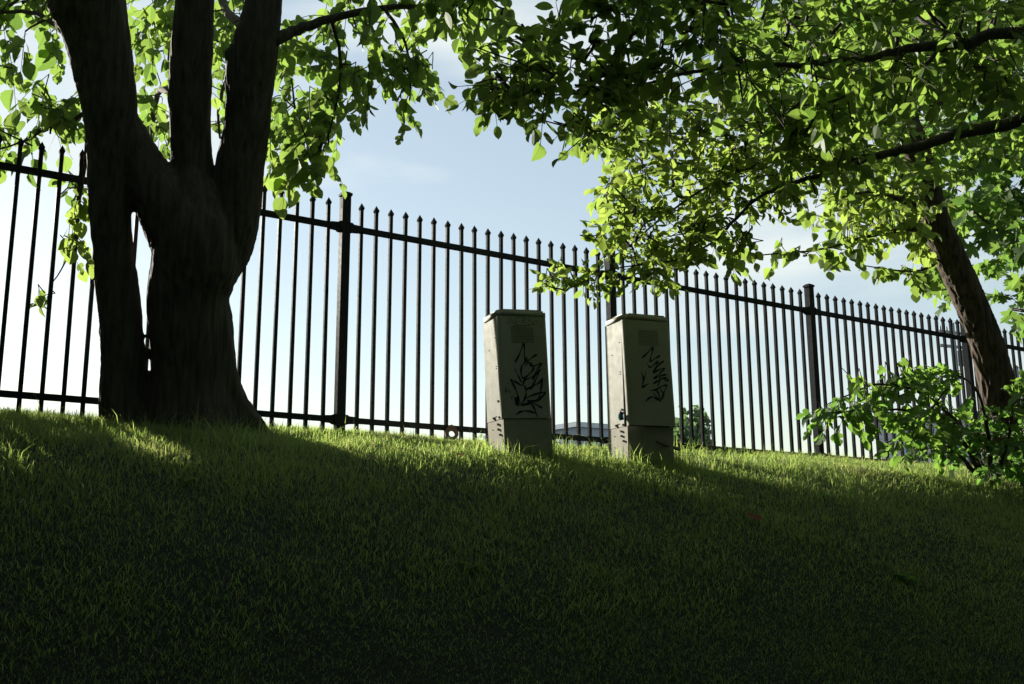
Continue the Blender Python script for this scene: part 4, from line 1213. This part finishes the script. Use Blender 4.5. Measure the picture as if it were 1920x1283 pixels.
# ------------------------------------------------------------------ grass
def build_grass():
    r = np.random.default_rng(99)
    zones = [  # u0,u1,v0,v1, blades per square metre in sight, elsewhere, height, width
        (-9.0, 13.0, -0.5, 2.2, 8200, 700, 0.040, 0.0034),
        (-9.0, 12.0, 2.2, 3.3, 10500, 500, 0.032, 0.0029),
        (-9.0, 12.0, 3.3, 7.5, 17000, 400, 0.024, 0.0022)]
    B = []
    for (u0, u1, v0, v1, den, den2, h, wd) in zones:
        n = int((u1 - u0) * (v1 - v0) * den)
        u = r.uniform(u0, u1, n); v = r.uniform(v0, v1, n)
        q = P0 + u[:, None] * E2 + v[:, None] * N2
        q[:, 2] = gh(u, v)
        x, y, d = proj(q)
        sight = (d > 0.5) & (x > -90) & (x < 2010) & (y < 1330)
        # clumps: thinner and thicker patches
        c = np.sin(u * 3.1 + np.sin(v * 2.3) * 1.4) * np.sin(v * 4.3 + np.sin(u * 1.7) * 1.2) + 0.6 * np.sin(u * 9.1 + 1.0) * np.sin(v * 8.3 + 2.0)
        near = (d > 0.3) & (x > -1500) & (x < 3600) & (y < 2300)
        keep = (r.random(n) < 0.80 + 0.24 * c) & (r.random(n) < np.where(sight, 1.0, np.where(near, 0.28, den2 / den)))
        near = near[keep]
        u, v, c, sight = u[keep], v[keep], c[keep], sight[keep]
        n = len(u)
        hh = h * np.exp(r.normal(0, 0.28, n)) * (1 + 0.16 * c)
        tall = r.random(n) < 0.006
        hh[tall] *= r.uniform(1.5, 2.4, tall.sum())
        ww = wd * r.uniform(0.6, 1.3, n) * np.where(sight, 1, np.where(near, 1.9, 3.0))
        tint = np.clip(r.beta(1.1, 5.5, n) + 0.06 * c, 0, 1)
        dry = np.sin(u * 1.9 + 0.6) * np.sin(v * 3.3 + u * 0.8) + 0.5 * np.sin(u * 4.7 + v * 2.0)
        tint = np.clip(tint + 0.30 * np.clip(dry - 0.45, 0, 1) * (v < 2.0), 0, 1)
        straw = r.random(n) < 0.035
        tint[straw] = r.uniform(0.8, 1.0, straw.sum())
        B.append((u, v, hh, ww, tint))
    # longer tufts where the mower misses: round the plinths, the trunk and along the fence
    for (uc, vc, su, sv, n, h) in [(0.85, 1.2, .28, .10, 420, 0.11), (1.85, 1.25, .28, .10, 420, 0.11), (-1.0, 0.75, .45, .15, 500, 0.09), (-1.1, 1.15, .12, .3, 220, 0.13), (2.5, 0.7, .35, .3, 900, 0.10), (1.3, 0.8, .22, .22, 500, 0.10)]:
        B.append((r.normal(uc, su, n), r.normal(vc, sv, n), h * np.exp(r.normal(0, .3, n)), np.full(n, .0045), r.beta(1.2, 4, n)))
    n = 5200
    B.append((r.uniform(-3, 10, n), r.normal(0, 0.10, n), 0.05 * np.exp(r.normal(0, .4, n)), np.full(n, .0042), r.beta(1.4, 4, n)))
    u, v, h, wd, tint = [np.concatenate([b[i] for b in B]) for i in range(5)]
    n = len(u)
    base = P0 + u[:, None] * E2 + v[:, None] * N2
    base[:, 2] = gh(u, v) - 0.006
    a = r.uniform(0, 2 * math.pi, n)
    lean = np.stack([np.cos(a), np.sin(a), np.zeros(n)], -1)
    b2 = a + math.pi / 2 + r.normal(0, 0.5, n)
    sd = np.stack([np.cos(b2), np.sin(b2), np.zeros(n)], -1)
    k = np.abs(r.normal(0.42, 0.36, n) + 0.40 * np.clip((v - 2.2) / 1.0, 0, 1))[:, None]
    H = h[:, None]; up = np.array([0, 0, 1.0])
    mid = base + up * H * 0.55 + lean * H * k * 0.45
    tip = base + up * H * (1 - 0.35 * np.minimum(k, 1.4)) + lean * H * k * 1.5
    W_ = wd[:, None] / 2
    V = np.stack([base - sd * W_, base + sd * W_, mid + sd * W_ * 0.8, mid - sd * W_ * 0.8, tip], 1).reshape(-1, 3)
    o = np.arange(n, dtype=np.int32)[:, None] * 5
    me = big_mesh("grass", V, [(4, o + np.array([0, 1, 2, 3], np.int32)), (3, o + np.array([3, 2, 4], np.int32))], M_grass)
    at_ = me.attributes.new("tint", "FLOAT", "POINT")
    at_.data.foreach_set("value", np.repeat(tint, 5).astype(np.float32))
    ob = link("grass", me)
    ob["kind"] = "stuff"; ob["label"] = "rough mown grass covering the bank"
    print("blades", n)
build_grass()

# fallen leaves and weeds on the bank
def small_leaf(px, py, label, m, size, kind="mitten", cat="fallen leaf", lift=0.035, rot=0.4):
    g = ground_at(px, py)
    o = link("fallen_leaf", leaf_mesh(kind, 0.4, m), None, g + np.array([0, 0, lift]), (rad(35), rad(-15), rot))
    o.scale = (size, size, size)
    tag(o, label, cat)
small_leaf(1425, 988, "red fallen leaf lying in the shaded grass", M_redleaf, 0.085, "mitten", rot=0.9)
small_leaf(1836, 1018, "pale dry leaf lying in the grass below the shrub", M_dryleaf, 0.05, "oval", rot=2.0)
small_leaf(868, 868, "small brown leaf in the sunlit grass left of the leaning cabinet", M_dryleaf, 0.045, "oval", rot=1.0)
small_leaf(1105, 858, "brown curled leaf in the grass between the two cabinets", M_dryleaf, 0.06, "oval", rot=2.6)
small_leaf(1330, 860, "brown leaf in the weeds right of the upright cabinet", M_dryleaf, 0.055, "oval", rot=0.2)

def weed(px, py, label, n, size, kind, h, seed, m=None):
    g = ground_at(px, py)
    root = thing("weed", label, "weed", g, group="weeds in the grass")
    r = random.Random(seed)
    mm = m or M_leaf_shrub
    b = MB()
    for k in range(n):
        a = r.uniform(0, 2 * math.pi)
        hh = h * r.uniform(0.4, 1.0)
        p = (math.cos(a) * hh * 0.6, math.sin(a) * hh * 0.6, hh)
        b.tube([(0, 0, -0.01), (p[0] * .4, p[1] * .4, hh * .6), p], [0.002, 0.0016, 0.001], 4)
        z = size * r.uniform(0.7, 1.2)
        o = link("leaf", leaf_mesh(kind, round(r.random() * 3) / 5, mm), root, p, (rad(r.uniform(-30, 25)), rad(r.uniform(-20, 20)), a - math.pi / 2))
        o.scale = (z, z, z)
    link("stem", b.mesh("stem", M_leaf_shrub), root)
weed(345, 910, "broad-leaved weed in the dark grass below the forked trunk", 6, 0.05, "oval", 0.035, 1)
weed(890, 1072, "pair of broad round weed leaves in the dark grass below the leaning cabinet", 4, 0.055, "round", 0.035, 2)
weed(1135, 832, "tall bright weed against the fence just left of the upright cabinet", 9, 0.035, "oval", 0.17, 3)
weed(1112, 840, "short yellow-green weed between the cabinets", 6, 0.04, "round", 0.10, 4)
weed(1290, 850, "low clover-like weed just right of the upright cabinet", 12, 0.035, "round", 0.09, 5)
weed(1362, 858, "low yellowish weed at the fence foot under the far tree", 9, 0.035, "round", 0.07, 6)
weed(1700, 1090, "star-shaped weed in the dark grass at lower right", 7, 0.07, "oval", 0.04, 7)
weed(1772, 868, "bright little weed under the shrub's drooping edge", 7, 0.05, "mitten", 0.07, 9)

# ------------------------------------------------------------------ beyond the fence
def oriented(name, label, cat, px, d, yaw):
    p = at(px, 900, d)
    return thing(name, label, cat, (p[0], p[1], -0.5), (0, 0, yaw)), p
def window_at(root, x0, x1, z0, z1, y, m_frame):
    b = MB(); f = 0.07
    b.box(x0, x1, y - 0.04, y + 0.02, z1 - f, z1); b.box(x0, x1, y - 0.04, y + 0.02, z0, z0 + f)
    b.box(x0, x0 + f, y - 0.04, y + 0.02, z0 + f, z1 - f); b.box(x1 - f, x1, y - 0.04, y + 0.02, z0 + f, z1 - f)
    o = link("window", b.mesh("window", m_frame), root)
    b = MB(); b.box(x0 + f, x1 - f, y - 0.015, y - 0.003, z0 + f, z1 - f)
    link("pane", b.mesh("pane", M_glass), o)
def build_far():
    # grey flat-roofed building between the cabinets; corner towards the viewer
    d = 60.0
    root, p = oriented("grey_building", "grey flat-roofed building glimpsed between the two cabinets", "building", 1083, d, rad(35))
    ztop = at(1083, 789, d)[2] + 0.5
    b = MB(); b.box(0, 5.6, 0, 10, 0, ztop - 0.3)
    link("wall", b.mesh("wall", M_conc), root)
    b = MB(); b.box(-0.15, 5.75, -0.15, 10.15, ztop - 0.3, ztop)
    link("roof", b.mesh("roof", M_pale), root)
    for k in range(6):
        window_at(root, 0.5 + k * 0.62, 1.0 + k * 0.62, ztop - 3.0, ztop - 0.9, 0, M_pale)
        window_at(root, 0.5 + k * 0.62, 1.0 + k * 0.62, ztop - 6.0, ztop - 3.9, 0, M_pale)
    for k in range(3):
        b = MB(); b.box(-0.06, -0.005, 0.5 + k * 1.5, 1.5 + k * 1.5, ztop - 2.9, ztop - 1.0)
        link("window", b.mesh("window", M_glass), root)
        b = MB(); b.box(-0.06, -0.005, 0.5 + k * 1.5, 1.5 + k * 1.5, ztop - 6.0, ztop - 4.0)
        link("window", b.mesh("window", M_glass), root)
    # pale sided building low at right
    d = 38.0
    root, p = oriented("pale_building", "pale building with horizontal siding behind the shrub at right", "building", 1652, d, rad(-21))
    ztop = at(1652, 786, d)[2] + 0.5
    b = MB(); b.box(0, 9, 0.02, 8, 0, ztop)
    link("wall", b.mesh("wall", M_siding), root)
    mb = MB(); mb.box(0, 9, 0, 0.018, 0, 0.17)
    sm = mb.mesh("siding_board", M_siding)
    z = 0.6; k = 0
    while z < ztop - 0.2:
        link("siding_board", sm, root, (0, 0.0, z), (rad(-2), 0, 0)); z += 0.19; k += 1
    for x in (0.9, 2.4, 4.0, 5.6):
        window_at(root, x, x + 0.7, ztop - 1.9, ztop - 0.5, -0.03, M_pale)
    b = MB(); b.box(-0.3, 9.3, -0.3, 8.3, ztop, ztop + 0.15)
    link("roof", b.mesh("roof", M_roof), root)
    # utility pole
    d = 45.0
    a = at(1793, 700, d); top = at(1790, 602, d)
    root = thing("utility_pole", "wooden utility pole with crossarms seen left of the leaning trunk", "utility pole", (a[0], a[1], -0.5))
    H = top[2] + 0.5
    b = MB(); b.tube([(0, 0, 0), (0, 0, H)], [0.14, 0.11], 10)
    link("pole", b.mesh("pole", M_pole, True), root)
    for zz in (0.45, 1.1):
        b = MB(); b.box(-0.9, 0.9, -0.06, 0.06, H - zz - 0.06, H - zz + 0.06)
        link("crossarm", b.mesh("crossarm", M_pole), root, None, (0, 0, rad(25)))
    for x in (-0.75, -0.35, 0.35, 0.75):
        b = MB(); b.tube([(x, 0, H - 0.39), (x, 0, H - 0.2)], [0.05, 0.03], 8)
        link("insulator", b.mesh("insulator", M_pole), root, None, (0, 0, rad(25)))
    b = MB(); b.tube([(0.28, -0.1, H - 2.0), (0.28, -0.1, H - 1.3)], 0.17, 10)
    link("transformer", b.mesh("transformer", M_pole), root)
    # grey mast at the right edge
    d = 30.0
    a = at(1912, 770, d); top = at(1899, 688, d)
    root = thing("grey_mast", "plain grey mast behind the fence at the right edge", "pole", (a[0], a[1], -0.5))
    b = MB(); b.tube([(0, 0, 0), (0, 0, top[2] + 0.5)], [0.10, 0.085], 12)
    link("shaft", b.mesh("shaft", M_pole, True), root)
    b = MB(); b.tube([(0, 0, top[2] + 0.5), (0, 0, top[2] + 0.58)], [0.10, 0.06], 12)
    link("cap", b.mesh("cap", M_pole, True), root)
    # distant round tree right of the upright cabinet
    def far_tree(px, ptop, wpx, d, label, n, seed):
        a = at(px, 850, d); t = at(px, ptop, d)
        g = np.array([a[0], a[1], -0.5])
        root = thing("distant_tree", label, "tree", g)
        H = t[2] + 0.5; rw = wpx / 2 * d / FOC
        b = MB(); b.tube([(0, 0, 0), (0, 0, H * .5), (0.1, 0, H * .85)], [0.22, 0.16, 0.05], 8)
        link("trunk", b.mesh("trunk", M_bark1, True), root)
        r = np.random.default_rng(seed)
        lobes = [(r.normal(0, .42, 3) * np.array([1, 1, .5]), r.uniform(.35, .6)) for _ in range(11)]
        pos = []
        for _ in range(n):
            c, s = lobes[int(r.integers(len(lobes)))]
            q = r.normal(0, 1, 3); q /= np.linalg.norm(q)
            q = c + q * s * r.random() ** 0.35
            pos.append([q[0] * rw, q[1] * rw, H * 0.62 + q[2] * H * 0.38])
        pos = np.array(pos)
        ax = norm(r.normal(0, 1, (n, 3))); nr = np.cross(ax, norm(r.normal(0, 1, (n, 3)))); nr = norm(nr); sd = np.cross(ax, nr)
        z = r.uniform(.2, .42, n)
        lv = np.array([(-.3, .3, 0), (0, 0, .05), (.3, .35, 0), (.12, .9, .1), (-.2, .85, .05)])
        G = pos[:, None] + (lv[None, :, :1] * sd[:, None] + lv[None, :, 1:2] * ax[:, None] + lv[None, :, 2:] * nr[:, None]) * z[:, None, None]
        o = np.arange(n, dtype=np.int32)[:, None] * 5
        me = big_mesh("crown", G.reshape(-1, 3), [(5, o + np.array([0, 1, 2, 3, 4], np.int32))], M_leaf_far)
        at_ = me.attributes.new("tint", "FLOAT", "POINT"); at_.data.foreach_set("value", np.repeat(r.random(n), 5).astype(np.float32))
        link("crown", me, root)
    far_tree(1296, 752, 130, 46, "distant rounded green tree just right of the upright cabinet", 5200, 1)
    far_tree(905, 808, 40, 60, "faint distant treetop left of the leaning cabinet", 700, 2)
build_far()
